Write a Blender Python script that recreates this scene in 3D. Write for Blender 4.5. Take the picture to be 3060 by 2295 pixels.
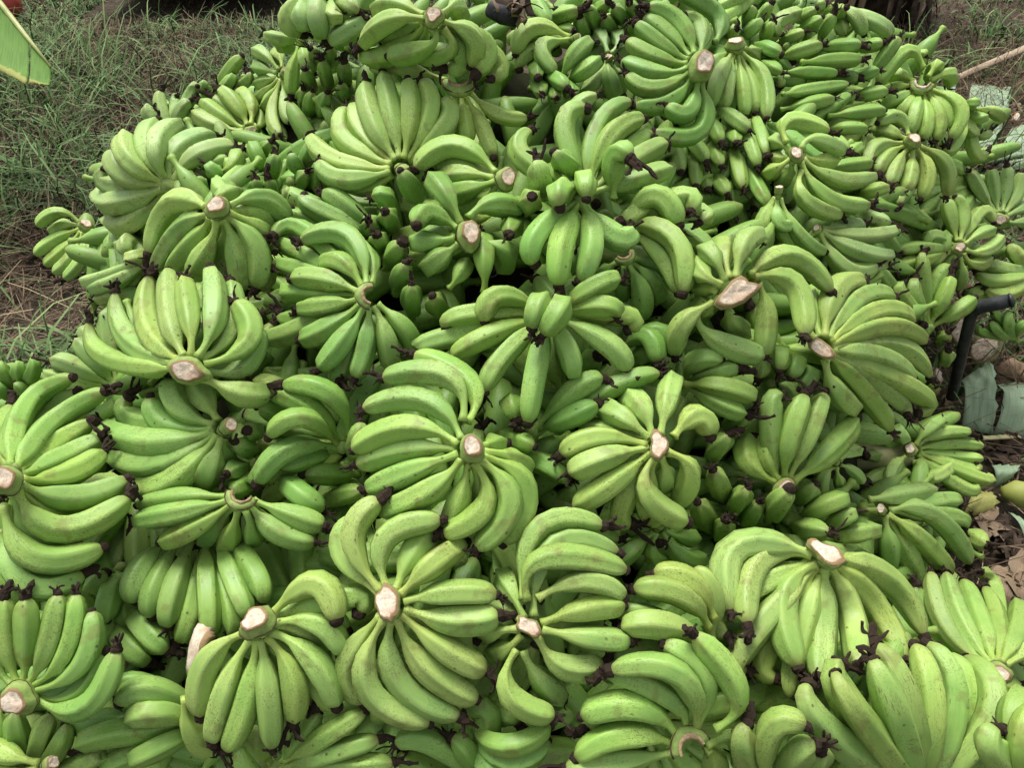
import bpy, bmesh, math, random
from mathutils import Vector, Matrix, noise
random.seed(3)
for o in list(bpy.data.objects): bpy.data.objects.remove(o)
S = bpy.context.scene
C = S.collection
R_ = math.radians
# ------------------------------------------------------------------ camera
cd = bpy.data.cameras.new('camera'); cam = bpy.data.objects.new('camera', cd); C.objects.link(cam)
cam.location = (0, 0, 1.5); cam.rotation_euler = (R_(45), 0, 0)
cd.sensor_width = 36; cd.lens = 27.19; cd.clip_start = .02; cd.clip_end = 300
S.camera = cam
# ------------------------------------------------------------------ overcast sky and weak wide sun
SUN_EL, SUN_AZ = 62, 335
w = bpy.data.worlds.new('World'); S.world = w; w.use_nodes = True
nt = w.node_tree; bg = nt.nodes['Background']
sky = nt.nodes.new('ShaderNodeTexSky'); sky.sky_type = 'NISHITA'; sky.sun_disc = False
sky.sun_elevation = R_(SUN_EL); sky.sun_rotation = R_(SUN_AZ); sky.air_density = 1.0; sky.dust_density = 4.0; sky.ozone_density = 1.0
hs = nt.nodes.new('ShaderNodeHueSaturation'); hs.inputs['Saturation'].default_value = .22
nt.links.new(sky.outputs[0], hs.inputs['Color']); nt.links.new(hs.outputs[0], bg.inputs[0])
bg.inputs[1].default_value = .09
sd = bpy.data.lights.new('sun', 'SUN'); sd.energy = 1.5; sd.angle = R_(24); sd.color = (1, .97, .92)
sun = bpy.data.objects.new('sun', sd); C.objects.link(sun)
az = R_(SUN_AZ)
to_sun = Vector((math.sin(az)*math.cos(R_(SUN_EL)), math.cos(az)*math.cos(R_(SUN_EL)), math.sin(R_(SUN_EL))))
sun.rotation_euler = to_sun.to_track_quat('Z', 'Y').to_euler(); sun.location = (0, 0, 6)
vs = S.view_settings; vs.view_transform = 'Standard'; vs.look = 'None'; vs.gamma = 1; vs.exposure = 1.3
S.render.engine = 'CYCLES'; cy = S.cycles; cy.max_bounces = 4; cy.diffuse_bounces = 2; cy.glossy_bounces = 1; cy.transmission_bounces = 0; cy.transparent_max_bounces = 2; cy.caustics_reflective = False; cy.caustics_refractive = False
# ------------------------------------------------------------------ materials
class NT:
    def __init__(s, name):
        s.m = bpy.data.materials.new(name); s.m.use_nodes = True; s.t = s.m.node_tree
        s.b = s.t.nodes['Principled BSDF']
    def n(s, typ, **kw):
        x = s.t.nodes.new('ShaderNode'+typ)
        for k, v in kw.items():
            if isinstance(k, str) and hasattr(x, k) and k not in x.inputs.keys(): setattr(x, k, v)
            else: x.inputs[k].default_value = v
        return x
    def l(s, a, b): s.t.links.new(a, b)
    def noise(s, vec, scale, detail=3, rough=.55, dist=0):
        x = s.n('TexNoise'); x.inputs['Scale'].default_value = scale; x.inputs['Detail'].default_value = detail
        x.inputs['Roughness'].default_value = rough; x.inputs['Distortion'].default_value = dist
        if vec is not None: s.l(vec, x.inputs['Vector'])
        return x.outputs['Fac']
    def ramp(s, fac, *stops):
        x = s.n('ValToRGB'); e = x.color_ramp.elements
        while len(e) < len(stops): e.new(.5)
        for i, (p, c) in enumerate(stops):
            e[i].position = p; e[i].color = (c, c, c, 1) if isinstance(c, (int, float)) else (*c, 1)
        s.l(fac, x.inputs[0]); return x.outputs[0]
    def mix(s, fac, a, b, blend='MIX'):
        x = s.n('Mix'); x.data_type = 'RGBA'; x.blend_type = blend
        for v, i in ((fac, 0), (a, 6), (b, 7)):
            if isinstance(v, (int, float)): x.inputs[i].default_value = v
            elif isinstance(v, tuple): x.inputs[i].default_value = (*v, 1)
            else: s.l(v, x.inputs[i])
        return x.outputs[2]
    def math(s, op, a, b=0.):
        x = s.n('Math'); x.operation = op
        for v, i in ((a, 0), (b, 1)):
            if isinstance(v, (int, float)): x.inputs[i].default_value = v
            else: s.l(v, x.inputs[i])
        return x.outputs[0]
    def bump(s, h, st, dist=.002):
        x = s.n('Bump'); x.inputs['Strength'].default_value = st; x.inputs['Distance'].default_value = dist
        s.l(h, x.inputs['Height']); s.l(x.outputs[0], s.b.inputs['Normal'])
    def fin(s, col, rough=.6, spec=.3):
        if isinstance(col, tuple): s.b.inputs['Base Color'].default_value = (*col, 1)
        else: s.l(col, s.b.inputs['Base Color'])
        if isinstance(rough, (int, float)): s.b.inputs['Roughness'].default_value = rough
        else: s.l(rough, s.b.inputs['Roughness'])
        s.b.inputs['Specular IOR Level'].default_value = spec
        return s.m
def mat_banana():
    t = NT('banana_skin'); oi = t.n('ObjectInfo'); tc = t.n('TexCoord'); uv = t.n('UVMap')
    sep = t.n('SeparateXYZ'); t.l(uv.outputs[0], sep.inputs[0]); U, V = sep.outputs[0], sep.outputs[1]
    off = t.n('VectorMath'); off.operation = 'ADD'; t.l(tc.outputs['Object'], off.inputs[0])
    rv = t.n('CombineXYZ'); r10 = t.math('MULTIPLY', oi.outputs['Random'], 37.0)
    for i in range(3): t.l(r10, rv.inputs[i])
    t.l(rv.outputs[0], off.inputs[1]); P = off.outputs[0]
    # skin coordinates stretched along the finger
    sk = t.n('CombineXYZ'); t.l(t.math('ADD', t.math('MULTIPLY', U, 1.3), r10), sk.inputs[0]); t.l(t.math('MULTIPLY', V, 6.0), sk.inputs[1]); t.l(r10, sk.inputs[2])
    base = oi.outputs['Color']
    big = t.noise(P, 14, 3)
    col = t.mix(t.ramp(big, (.32, 0.), (.72, 1.)), t.mix(1., base, (.70, .80, .66), 'MULTIPLY'), t.mix(1., base, (1.22, 1.13, 1.05), 'MULTIPLY'))
    streak = t.noise(sk.outputs[0], 9, 2, .6)
    col = t.mix(t.math('MULTIPLY', t.ramp(streak, (.42, 0.), (.75, 1.)), .30), col, t.mix(1., base, (1.32, 1.16, .95), 'MULTIPLY'))
    # ridge lines a shade lighter, neck and shoulder yellower
    rid = t.math('ABSOLUTE', t.math('SUBTRACT', t.math('FRACT', t.math('MULTIPLY', V, 5.0)), .5))
    rid = t.math('SUBTRACT', .5, rid)
    col = t.mix(t.math('MULTIPLY', t.ramp(rid, (.0, 1.), (.07, 0.)), .28), col, t.mix(1., base, (1.4, 1.24, 1.2), 'MULTIPLY'))
    neck = t.ramp(U, (.04, 1.), (.30, 0.))
    col = t.mix(t.math('MULTIPLY', neck, .45), col, t.mix(1., base, (1.35, 1.1, .8), 'MULTIPLY'))
    tip = t.ramp(U, (.90, 0.), (.985, 1.))
    col = t.mix(t.math('MULTIPLY', tip, .55), col, (.22, .24, .07))
    # fine speckle, dots, scuffs, sap scars
    fine = t.noise(P, 420, 1, .6)
    patch = t.noise(P, 18, 2)
    col = t.mix(t.math('MULTIPLY', t.math('MULTIPLY', t.ramp(fine, (.54, 0.), (.66, 1.)), t.ramp(patch, (.42, .08), (.66, 1.))), .5), col, (.07, .085, .02))
    vo = t.n('TexVoronoi'); vo.inputs['Scale'].default_value = 58; t.l(P, vo.inputs['Vector'])
    vsel = t.n('SeparateColor'); t.l(vo.outputs['Color'], vsel.inputs[0])
    dot = t.math('MULTIPLY', t.ramp(vo.outputs['Distance'], (.06, 1.), (.16, 0.)), t.math('GREATER_THAN', vsel.outputs[0], .70))
    col = t.mix(t.math('MULTIPLY', dot, .75), col, (.035, .03, .012))
    scn = t.noise(sk.outputs[0], 16, 3, .7, 1.2)
    zone = big
    sc = t.math('MULTIPLY', t.ramp(scn, (.565, 0.), (.61, 1.)), t.ramp(zone, (.48, 0.), (.58, 1.)))
    col = t.mix(t.math('MULTIPLY', sc, .7), col, (.075, .055, .022))
    # brown wear along the ridge edges of some fingers
    wr = t.math('MULTIPLY', t.ramp(rid, (.0, 1.), (.05, 0.)), t.ramp(t.noise(P, 55, 2), (.60, 0.), (.66, 1.)))
    col = t.mix(t.math('MULTIPLY', wr, .75), col, (.06, .04, .015))
    scr = t.math('MULTIPLY', t.ramp(t.noise(sk.outputs[0], 6, 4, .75, .6), (.63, 0.), (.67, 1.)), t.ramp(patch, (.5, 0.), (.6, 1.)))
    col = t.mix(t.math('MULTIPLY', scr, .7), col, (.11, .075, .03))
    # broad dull bruises
    br = t.math('MULTIPLY', t.ramp(t.noise(P, 30, 2, .65), (.58, 0.), (.68, 1.)), .42)
    col = t.mix(br, col, (.16, .14, .04))
    ro = t.ramp(big, (.3, .42), (.7, .58))
    t.bump(t.math('ADD', t.math('MULTIPLY', streak, .6), t.math('MULTIPLY', fine, .25)), .18, .0015)
    return t.fin(col, ro, .34)
def mat_noise(name, c1, c2, scale=40, rough=.8, spec=.2, c3=None, bump=.4, detail=5, bd=.003):
    t = NT(name); tc = t.n('TexCoord'); oi = t.n('ObjectInfo')
    off = t.n('VectorMath'); off.operation = 'ADD'; t.l(tc.outputs['Object'], off.inputs[0]); t.l(oi.outputs['Random'], off.inputs[1])
    f = t.noise(off.outputs[0], scale, detail, .6)
    st = [(.35, c1), (.65, c2)] + ([(.78, c3)] if c3 else [])
    col = t.ramp(f, *st)
    if bump: t.bump(f, bump, bd)
    return t.fin(col, rough, spec)
M_BAN = mat_banana()
M_TIP = mat_noise('dry_flower_tip', (.012, .008, .006), (.060, .042, .030), 160, .95, .1, (.24, .18, .12), .6, 4, .001)
M_CROWN = mat_noise('crown_green', (.16, .24, .055), (.27, .36, .10), 90, .6, .25, (.20, .15, .06), .5)
M_RIM = mat_noise('crown_rim', (.045, .03, .015), (.13, .09, .05), 160, .9, .1)
def mat_cut():
    t = NT('crown_cut'); uv = t.n('UVMap'); tc = t.n('TexCoord'); oi = t.n('ObjectInfo'); sep = t.n('SeparateXYZ'); t.l(uv.outputs[0], sep.inputs[0])
    f = t.noise(tc.outputs['Object'], 170, 5, .65); g = t.noise(tc.outputs['Object'], 45, 3)
    col = t.ramp(f, (.3, (.42, .34, .24)), (.5, (.66, .57, .45)), (.7, (.80, .73, .62)))
    col = t.mix(t.math('MULTIPLY', t.ramp(g, (.48, 0.), (.66, 1.)), .6), col, (.40, .23, .14))
    col = t.mix(t.math('MULTIPLY', oi.outputs['Random'], .25), col, t.mix(1., col, (.72, .58, .40), 'MULTIPLY'))
    fib = t.noise(tc.outputs['Object'], 420, 3, .7); col = t.mix(t.math('MULTIPLY', t.ramp(fib, (.55, 0.), (.7, 1.)), .5), col, (.30, .20, .11))
    edge = t.math('ADD', sep.outputs[0], t.math('MULTIPLY', g, .3))
    col = t.mix(t.ramp(edge, (.92, 0.), (1.12, 1.)), col, (.25, .17, .08))
    t.bump(f, .7, .003)
    return t.fin(col, .75, .25)
M_CUT = mat_cut()
M_CUTD = mat_noise('crown_cut_dried', (.20, .14, .07), (.42, .31, .18), 150, .85, .15, (.55, .45, .30), .7)
# ------------------------------------------------------------------ mesh helpers
def link(name, verts, faces, mat, parent=None, smooth=True, uvs=None, origin=None):
    me = bpy.data.meshes.new(name)
    if origin is not None:
        ox, oy, oz = origin; verts = [(v[0]-ox, v[1]-oy, v[2]-oz) for v in verts]
    me.from_pydata([tuple(v) for v in verts], [], faces)
    if smooth: me.polygons.foreach_set('use_smooth', [True]*len(me.polygons))
    if uvs is not None:
        ul = me.uv_layers.new(name='UVMap')
        li = [0]*len(me.loops); me.loops.foreach_get('vertex_index', li)
        flat = []
        for i in li: flat += uvs[i]
        ul.data.foreach_set('uv', flat)
    if mat: me.materials.append(mat)
    o = bpy.data.objects.new(name, me); C.objects.link(o)
    if parent is not None: o.parent = parent
    if origin is not None:
        o.location = Vector(origin) - (Vector(PL[parent.name]) if parent is not None else Vector())
    return o
PL = {}
def thing(name, loc, label, cat, group=None):
    o = bpy.data.objects.new(name, None); C.objects.link(o); o.location = loc; o.empty_display_size = .02
    PL[o.name] = tuple(loc); o['label'] = label; o['category'] = cat
    if group: o['group'] = group
    return o
def tag(o, label, cat, group=None):
    o['label'] = label; o['category'] = cat
    if group: o['group'] = group
    return o
def frame(d, ref=None):
    d = d.normalized(); r = Vector(ref) if ref is not None else Vector((0, 0, 1))
    if abs(d.dot(r.normalized())) > .95: r = Vector((1, 0, 0))
    x = (r - d*r.dot(d)).normalized(); return x, d.cross(x)
def tube(pts, rads, seg=8, caps=True):
    """swept round tube with parallel transported frame -> verts, faces"""
    v, f = [], []; n = len(pts); x = None
    for i in range(n):
        d = (pts[min(i+1, n-1)]-pts[max(i-1, 0)]).normalized()
        if x is None: x, y = frame(d)
        else:
            x = (x-d*x.dot(d)).normalized(); y = d.cross(x)
        for k in range(seg):
            a = 2*math.pi*k/seg; v.append(pts[i]+(x*math.cos(a)+y*math.sin(a))*rads[i])
    for i in range(n-1):
        for k in range(seg):
            k2 = (k+1) % seg; f.append((i*seg+k, i*seg+k2, (i+1)*seg+k2, (i+1)*seg+k))
    if caps: f.append(tuple(range(seg-1, -1, -1))); f.append(tuple((n-1)*seg+k for k in range(seg)))
    return v, f
SV = [0, .035, .075, .115, .155, .20, .26, .34, .43, .53, .63, .72, .80, .865, .915, .95, .975, .99, 1]
RV = [.44, .34, .29, .30, .37, .53, .74, .91, .985, 1.01, 1.01, .99, .95, .88, .78, .65, .50, .38, .29]
NSEG = 20
def bez(b, c, t, s): return b*(1-s)**2 + c*2*s*(1-s) + t*s*s
def banana_geo(b, m, t, R, rnd, NSEG=20):
    c = m*2-(b+t)*.5
    # arc length table
    N = 40; P = [bez(b, c, t, i/N) for i in range(N+1)]; L = [0]
    for i in range(N): L.append(L[-1]+(P[i+1]-P[i]).length)
    tot = L[-1]; nk = rnd.uniform(.85, 1.2)*min(1.25, max(.6, .165/max(tot, .05)))
    def at(s):
        q = s*tot; j = 0
        while j < N-1 and L[j+1] < q: j += 1
        u = (q-L[j])/max(L[j+1]-L[j], 1e-9); return P[j].lerp(P[j+1], min(max(u, 0), 1))
    verts, uvs, faces = [], [], []
    x = None; ph = rnd.uniform(0, .4); amp = rnd.uniform(.85, 1.45); flat = rnd.uniform(.0, .07); fa = rnd.uniform(0, 3.1)
    fat = rnd.uniform(-.08, .1)
    for i, s in enumerate(SV):
        s2 = s*nk if s < .34 else .34*nk+(s-.34)*(1-.34*nk)/.66
        p = at(s2); d = (at(min(s2+.02, 1))-at(max(s2-.02, 0))).normalized()
        if x is None:
            bend = (b+t)*.5-m
            x = bend-d*bend.dot(d)
            if x.length < 1e-4: x = frame(d)[0]
            x.normalize(); y = d.cross(x)
        else: x = (x-d*x.dot(d)).normalized(); y = d.cross(x)
        rr = R*RV[i]*(1+fat*math.sin(s*math.pi)*(.6-s)) + (R*.02*math.sin(s*9+ph*20) if .3 < s < .9 else 0)
        for k in range(NSEG):
            a = 2*math.pi*k/NSEG
            pg = .92/math.cos((a % 1.256637)-.6283185)*.92; q = rr*(1+amp*(pg-.93)*(1 if 4 < i < 16 else .4)+flat*math.cos(2*(a-fa)))
            aa = a+ph
            verts.append(p+(x*math.cos(aa)+y*math.sin(aa))*q); uvs.append((s, k/NSEG))
    n = len(SV)
    for i in range(n-1):
        for k in range(NSEG):
            k2 = (k+1) % NSEG; faces.append((i*NSEG+k, i*NSEG+k2, (i+1)*NSEG+k2, (i+1)*NSEG+k))
    faces.append(tuple((n-1)*NSEG+k for k in range(NSEG))); faces.append(tuple(range(NSEG-1, -1, -1)))
    return verts, faces, uvs, at(1.), (at(1.)-at(.95)).normalized()
# dried flower tips, sized for a finger of radius 1, growing along +Z
def tip_mesh(seed):
    r = random.Random(seed); V, Fc = [], []
    def add(v, f):
        o = len(V); V.extend(v); Fc.extend(tuple(i+o for i in q) for q in f)
    ln = r.uniform(.16, .34)
    add(*tube([Vector((0, 0, -.06)), Vector((0, 0, ln*.5)), Vector((r.uniform(-.05, .05), r.uniform(-.05, .05), ln))], [.34, .33, .24], 8))
    if seed % 4:
        for k in range(r.randint(3, 6)):
            a = r.uniform(0, 6.28); L = r.uniform(.35, 1.0)*(1.5 if r.random() < .15 else 1); cur = r.uniform(-1.4, 1.4); p = Vector((math.cos(a)*.12, math.sin(a)*.12, ln*.7)); d = Vector((math.cos(a)*r.uniform(.1, .8), math.sin(a)*r.uniform(.1, .8), 1)).normalized()
            pts, rad = [p.copy()], [r.uniform(.07, .20)]; ax = Vector((r.gauss(0, 1), r.gauss(0, 1), r.gauss(0, 1))).normalized()
            for j in range(5):
                d = (d+ax.cross(d)*cur*.4+Vector((r.gauss(0, .2), r.gauss(0, .2), r.gauss(0, .12)))).normalized()
                p = p+d*L/5; pts.append(p.copy()); rad.append(rad[0]*(1-.13*j)*r.uniform(.5, 1.2))
            v, f = tube(pts, rad, 5)
            fl = r.uniform(.35, .8); ca = Vector((r.gauss(0, 1), r.gauss(0, 1), 0)).normalized()
            add(v, f)
        if seed % 2 == 0:   # withered petal bundle
            a = r.uniform(0, 6.28); pts, rad = [], []
            for j in range(6): pts.append(Vector((math.cos(a)*j*.1, math.sin(a)*j*.1, ln*.6+j*r.uniform(.1, .2)))+Vector((r.gauss(0, .05), r.gauss(0, .05), 0))); rad.append([.2, .27, .24, .19, .22, .08][j]*r.uniform(.8, 1.15))
            add(*tube(pts, rad, 6))
    me = bpy.data.meshes.new('flower_tip'); me.from_pydata([tuple(v) for v in V], [], Fc); me.materials.append(M_TIP)
    for vtx in me.vertices: vtx.co += Vector((noise.noise(vtx.co*5+Vector((seed, 0, 0))), noise.noise(vtx.co*5+Vector((0, seed, 0))), 0))*.06
    return me
TIPS = [tip_mesh(i) for i in range(28)]
COL = {'g': (.195, .36, .080), 'm': (.25, .415, .102), 'p': (.29, .435, .145), 'y': (.292, .44, .118)}
CAMP = Vector((0, 0, 1.5))
def crown(parent, kind, cen, cr, mean, rnd, spread):
    toc = (CAMP-cen).normalized(); up = Vector((0, 0, 1))
    one = min(1, mean.length)
    md = mean.normalized() if mean.length > .05 else Vector((0, 0, -1))
    n = (toc*.55+up*.45-md*(.75*one)).normalized()
    if kind == 's': n = (toc*.35+up*.25-md*1.0).normalized()
    if kind == 'h': n = (-toc*.3-md*.8+up*.1).normalized()
    tang = n.cross(md);
    if tang.length < .05: tang = frame(n)[0]
    tang.normalize(); bi = n.cross(tang)
    J = lambda s: 1+rnd.uniform(-s, s)
    V, Fc = [], []; seg = 18
    if kind == 'c':
        # curved pad: swept arc opening away from the fingers
        span = 2.0; K = 13; ax = -bi if bi.dot(md) < 0 else bi
        pts, rad = [], []
        for k in range(K):
            a = (k/(K-1)-.5)*2*span/1.25
            pts.append(cen+(ax*math.cos(a)+tang*math.sin(a))*cr*.78); rad.append(cr*(.40-.10*abs(k/(K-1)-.5)*2)*J(.06))
        v, f = tube(pts, rad, 10)
        o = link('crown', v, f, M_CROWN, parent, origin=cen)
        PL[o.name] = tuple(cen)
        v, f, u = [], [], []
        for k in range(K):
            a = (k/(K-1)-.5)*2*span/1.25; rr = (ax*math.cos(a)+tang*math.sin(a)); wd = cr*.17*J(.3)*(1-.5*abs(k/(K-1)-.5)*2)
            p = cen+rr*cr*.66+n*cr*.36
            for q, hgt, uu in ((-1, -.10, 1.), (-.8, .05, .75), (0, .10, .3), (.8, .05, .75), (1, -.16, 1.)):
                v.append(p+rr*wd*q*J(.12)+n*cr*hgt*J(.3)); u.append((uu, k/K))
        for k in range(K-1):
            for q in range(4): f.append((k*5+q, k*5+q+1, (k+1)*5+q+1, (k+1)*5+q))
        c = link('cut_face', v, f, M_CUTD if rnd.random() < .75 else M_CUT, o, uvs=u)
        c.data.transform(Matrix.Translation(-cen))
        ring, rr_ = [], []
        for k in range(K):
            a = (k/(K-1)-.5)*2*span/1.25; ring.append((ax*math.cos(a)+tang*math.sin(a))*cr*1.08+n*cr*.12); rr_.append(cr*.06)
        v, f = tube(ring, rr_, 5); link('rim', v, f, M_RIM, o)
        return
    ex, ey = {'d': (1, .80), 's': (.72, .66), 'w': (1.22, .62), 'h': (.8, .8)}[kind]
    prof = {'d': [(-.8, .55), (-.35, .86), (0, .98), (.12, .98), (.22, .90), (.62, .72)], 's': [(-.8, .5), (-.2, .75), (.1, .85), (.5, .9), (.9, .95), (1.2, .86)],
            'w': [(-.6, .5), (-.25, .85), (0, 1.0), (.06, 1.0), (.12, .96), (.25, .92)], 'h': [(-.7, .5), (-.3, .9), (0, 1.0), (.2, .95), (.35, .9), (.5, .8)]}[kind]
    jag = [1+noise.noise(Vector((math.cos(6.283*k/seg)*1.2, math.sin(6.283*k/seg)*1.2, cr*977)))*(.34 if kind != 'w' else .55) for k in range(seg)]
    for (h, r) in prof:
        for k in range(seg):
            a = 6.2832*k/seg
            V.append((tang*math.cos(a)*ex+bi*math.sin(a)*ey)*cr*r*jag[k]+n*cr*h)
    for i in range(len(prof)-1):
        for k in range(seg):
            k2 = (k+1) % seg; Fc.append((i*seg+k, i*seg+k2, (i+1)*seg+k2, (i+1)*seg+k))
    Fc.append(tuple(range(seg-1, -1, -1)))
    o = link('crown', V, Fc, M_CROWN, parent); o.location = cen-Vector(PL[parent.name])
    h, r = prof[-1]; v, f, u = [], [], []
    cx = (tang*rnd.uniform(-.12, .12)+bi*rnd.uniform(-.12, .12))*cr
    rings = [(1.03, -.03), (.98, .035), (.8, .07), (.5, .06), (.2, .04)]
    tilt = rnd.uniform(-.22, .22); tl2 = rnd.uniform(-.22, .22)
    for ri, (q, hh) in enumerate(rings):
        for k in range(seg):
            a = 6.2832*k/seg; j2 = 1+(rnd.uniform(-.05, .05) if ri else 0)
            ca, sa = math.cos(a), math.sin(a)
            lift = hh+(.0 if ri == 0 else max(0, tilt*ca+tl2*sa)*q*.6)+noise.noise(Vector((ca*q*2.2, sa*q*2.2, cr*533)))*.10*(ri > 0)
            v.append((tang*ca*ex+bi*sa*ey)*cr*r*q*j2*jag[k]+cx*(.3 if ri > 1 else 0)+n*cr*(h+lift)); u.append((q, k/seg))
    for i in range(len(rings)-1):
        for k in range(seg):
            k2 = (k+1) % seg; f.append((i*seg+k, i*seg+k2, (i+1)*seg+k2, (i+1)*seg+k))
    f.append(tuple((len(rings)-1)*seg+k for k in range(seg)))
    link('cut_face', v, f, M_CUT, o, uvs=u)
    if kind in 'dw' and rnd.random() < .6:
        ring = [(tang*math.cos(6.2832*k/seg)*ex+bi*math.sin(6.2832*k/seg)*ey)*cr*1.0*jag[k % seg]+n*cr*.06 for k in range(seg+1)]
        vv, ff = tube(ring, [cr*.028*J(.8) for _ in ring], 5, False); link('rim', vv, ff, M_RIM, o)
    elif kind == 's':
        ring = [(tang*math.cos(6.2832*k/seg)*ex+bi*math.sin(6.2832*k/seg)*ey)*cr*.86*jag[k % seg]+n*cr*.12 for k in range(seg+1)]
        vv, ff = tube(ring, [cr*.06*J(.4) for _ in ring], 5, False); link('rim', vv, ff, M_RIM, o)
# ------------------------------------------------------------------ ground
def mat_ground():
    t = NT('ground_soil'); tc = t.n('TexCoord'); P = tc.outputs['Object']
    a = t.noise(P, 1.3, 4); b = t.noise(P, 30, 6, .7); c = t.noise(P, 160, 3, .6)
    soil = t.ramp(b, (.3, (.035, .027, .02)), (.55, (.085, .066, .048)), (.75, (.14, .115, .085)))
    soil = t.mix(t.ramp(c, (.6, 0.), (.72, 1.)), soil, (.16, .13, .085))
    litter = t.ramp(b, (.35, (.03, .028, .015)), (.7, (.10, .085, .045)))
    col = t.mix(t.ramp(a, (.4, 0.), (.6, 1.)), soil, litter)
    t.bump(b, 1., .02); return t.fin(col, .95, .1)
M_GROUND = mat_ground()
gv, gf = [], []
def gz(x, y): return .018*noise.noise(Vector((x*1.7, y*1.7, 0)))+.008*noise.noise(Vector((x*7, y*7, 3)))
xs = [-60, -20, -8]+[-5+i*.12 for i in range(92)]+[8, 20, 60]; ys = [-40, -8, -2]+[-1+i*.12 for i in range(76)]+[12, 25, 80]
for y in ys:
    for x in xs: gv.append((x, y, gz(x, y)-.01))
nx = len(xs)
for j in range(len(ys)-1):
    for i in range(nx-1): gf.append((j*nx+i, j*nx+i+1, (j+1)*nx+i+1, (j+1)*nx+i))
g = link('ground', gv, gf, M_GROUND); g['kind'] = 'structure'
# dark core added inside the pile to block light, fully covered by the bananas
HM = [[-50,-50,-50,-50,-50,-50,-50,-50,-50,-50,-50,-50,-50,-50,-50,-50,-50,-50,-50,-50,-50,-50,-50,-50,-50,-50,-50,-50,-50,-50,-50],[-50,-50,-50,-50,-50,-50,-50,-50,-50,-50,-50,-50,-50,-50,-50,-50,-50,-50,-50,-50,-50,-50,-50,-50,-50,-50,-50,-50,-50,-50,-50],[-50,-50,-50,-50,-50,-50,-50,-50,-50,-50,-50,-50,-50,-50,-50,-50,-50,-50,-50,-50,-50,-50,-50,-50,-50,-50,-50,-50,-50,-50,-50],[-50,-50,-50,-50,-50,-50,-50,-50,-50,-50,-50,-50,-50,-50,-50,-50,-50,-50,-50,-50,-50,-50,-50,-50,-50,-50,-50,-50,-50,-50,-50],[-50,-50,-50,-50,-50,-50,211,212,222,226,216,216,224,231,228,235,243,237,248,216,139,-50,-50,-50,-50,-50,-50,-50,-50,-50,-50],[-50,-50,-50,-50,-50,301,284,279,294,305,306,316,315,314,308,307,305,273,266,249,168,-50,-50,-50,-50,-50,-50,-50,-50,-50,-50],[-50,-50,-50,-50,-50,364,328,325,347,358,370,392,395,386,363,340,320,282,263,246,173,-50,-50,-50,-50,-50,-50,-50,-50,-50,-50],[-50,-50,-50,-50,-50,394,351,369,397,403,412,442,463,447,408,384,358,313,293,273,187,-50,-50,-50,-50,-50,-50,-50,-50,-50,-50],[-50,-50,-50,-50,-50,373,375,436,459,456,464,487,516,503,469,451,426,376,349,314,215,-50,-50,-50,-50,-50,-50,-50,-50,-50,-50],[-50,-50,-50,-50,-50,353,421,502,515,506,518,532,551,559,543,519,492,452,423,383,281,-50,-50,-50,-50,-50,-50,-50,-50,-50,-50],[-50,-50,-50,-50,321,370,460,544,544,544,569,582,595,613,611,580,558,537,500,459,364,-50,-50,-50,-50,-50,-50,-50,-50,-50,-50],[-50,-50,-50,-50,-50,410,514,585,582,577,609,632,651,667,674,647,618,599,552,510,423,-50,-50,-50,-50,-50,-50,-50,-50,-50,-50],[-50,-50,-50,-50,-50,474,554,618,619,609,637,669,696,708,717,697,663,636,588,545,488,391,-50,-50,-50,-50,-50,-50,-50,-50,-50],[-50,-50,-50,-50,-50,537,591,645,645,644,674,708,729,734,738,724,687,653,620,588,536,473,-50,-50,-50,-50,-50,-50,-50,-50,-50],[-50,-50,-50,-50,-50,598,631,651,662,678,726,783,794,770,760,746,719,689,661,640,591,528,-50,-50,-50,-50,-50,-50,-50,-50,-50],[-50,-50,-50,-50,-50,621,631,638,667,711,795,860,863,826,800,781,767,745,706,681,641,579,-50,-50,-50,-50,-50,-50,-50,-50,-50],[-50,-50,-50,-50,-50,-50,608,631,721,-50,-50,-50,-50,-50,-50,-50,823,800,748,711,669,612,555,495,-50,-50,-50,-50,-50,-50,-50],[-50,-50,-50,-50,-50,-50,600,-50,-50,-50,-50,-50,-50,-50,-50,-50,-50,-50,-50,739,693,642,600,568,524,445,-50,-50,-50,-50,-50],[-50,-50,-50,-50,-50,-50,-50,-50,-50,-50,-50,-50,-50,-50,-50,-50,-50,-50,-50,-50,732,702,-50,-50,-50,-50,-50,-50,-50,-50,-50],[-50,-50,-50,-50,-50,-50,-50,-50,-50,-50,-50,-50,-50,-50,-50,-50,-50,-50,-50,-50,-50,-50,-50,-50,-50,-50,-50,-50,-50,-50,-50],[-50,-50,-50,-50,-50,-50,-50,-50,-50,-50,-50,-50,-50,-50,-50,-50,-50,-50,-50,-50,-50,-50,-50,-50,-50,-50,-50,-50,-50,-50,-50],[-50,-50,-50,-50,-50,-50,-50,-50,-50,-50,-50,-50,-50,-50,-50,-50,-50,-50,-50,-50,-50,-50,-50,-50,-50,-50,-50,-50,-50,-50,-50],[-50,-50,-50,-50,-50,-50,-50,-50,-50,-50,-50,-50,-50,-50,-50,-50,-50,-50,-50,-50,-50,-50,-50,-50,-50,-50,-50,-50,-50,-50,-50],[-50,-50,-50,-50,-50,-50,-50,-50,-50,-50,-50,-50,-50,-50,-50,-50,-50,-50,-50,-50,-50,-50,-50,-50,-50,-50,-50,-50,-50,-50,-50],[-50,-50,-50,-50,-50,-50,-50,-50,-50,-50,-50,-50,-50,-50,-50,-50,-50,-50,-50,-50,-50,-50,-50,-50,-50,-50,-50,-50,-50,-50,-50]]
hv, hf = [], []
for j, row in enumerate(HM):
    for i, z in enumerate(row): hv.append((-1.3+.1*i, .1+.1*j, z/1000.))
nw = len(HM[0])
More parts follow.
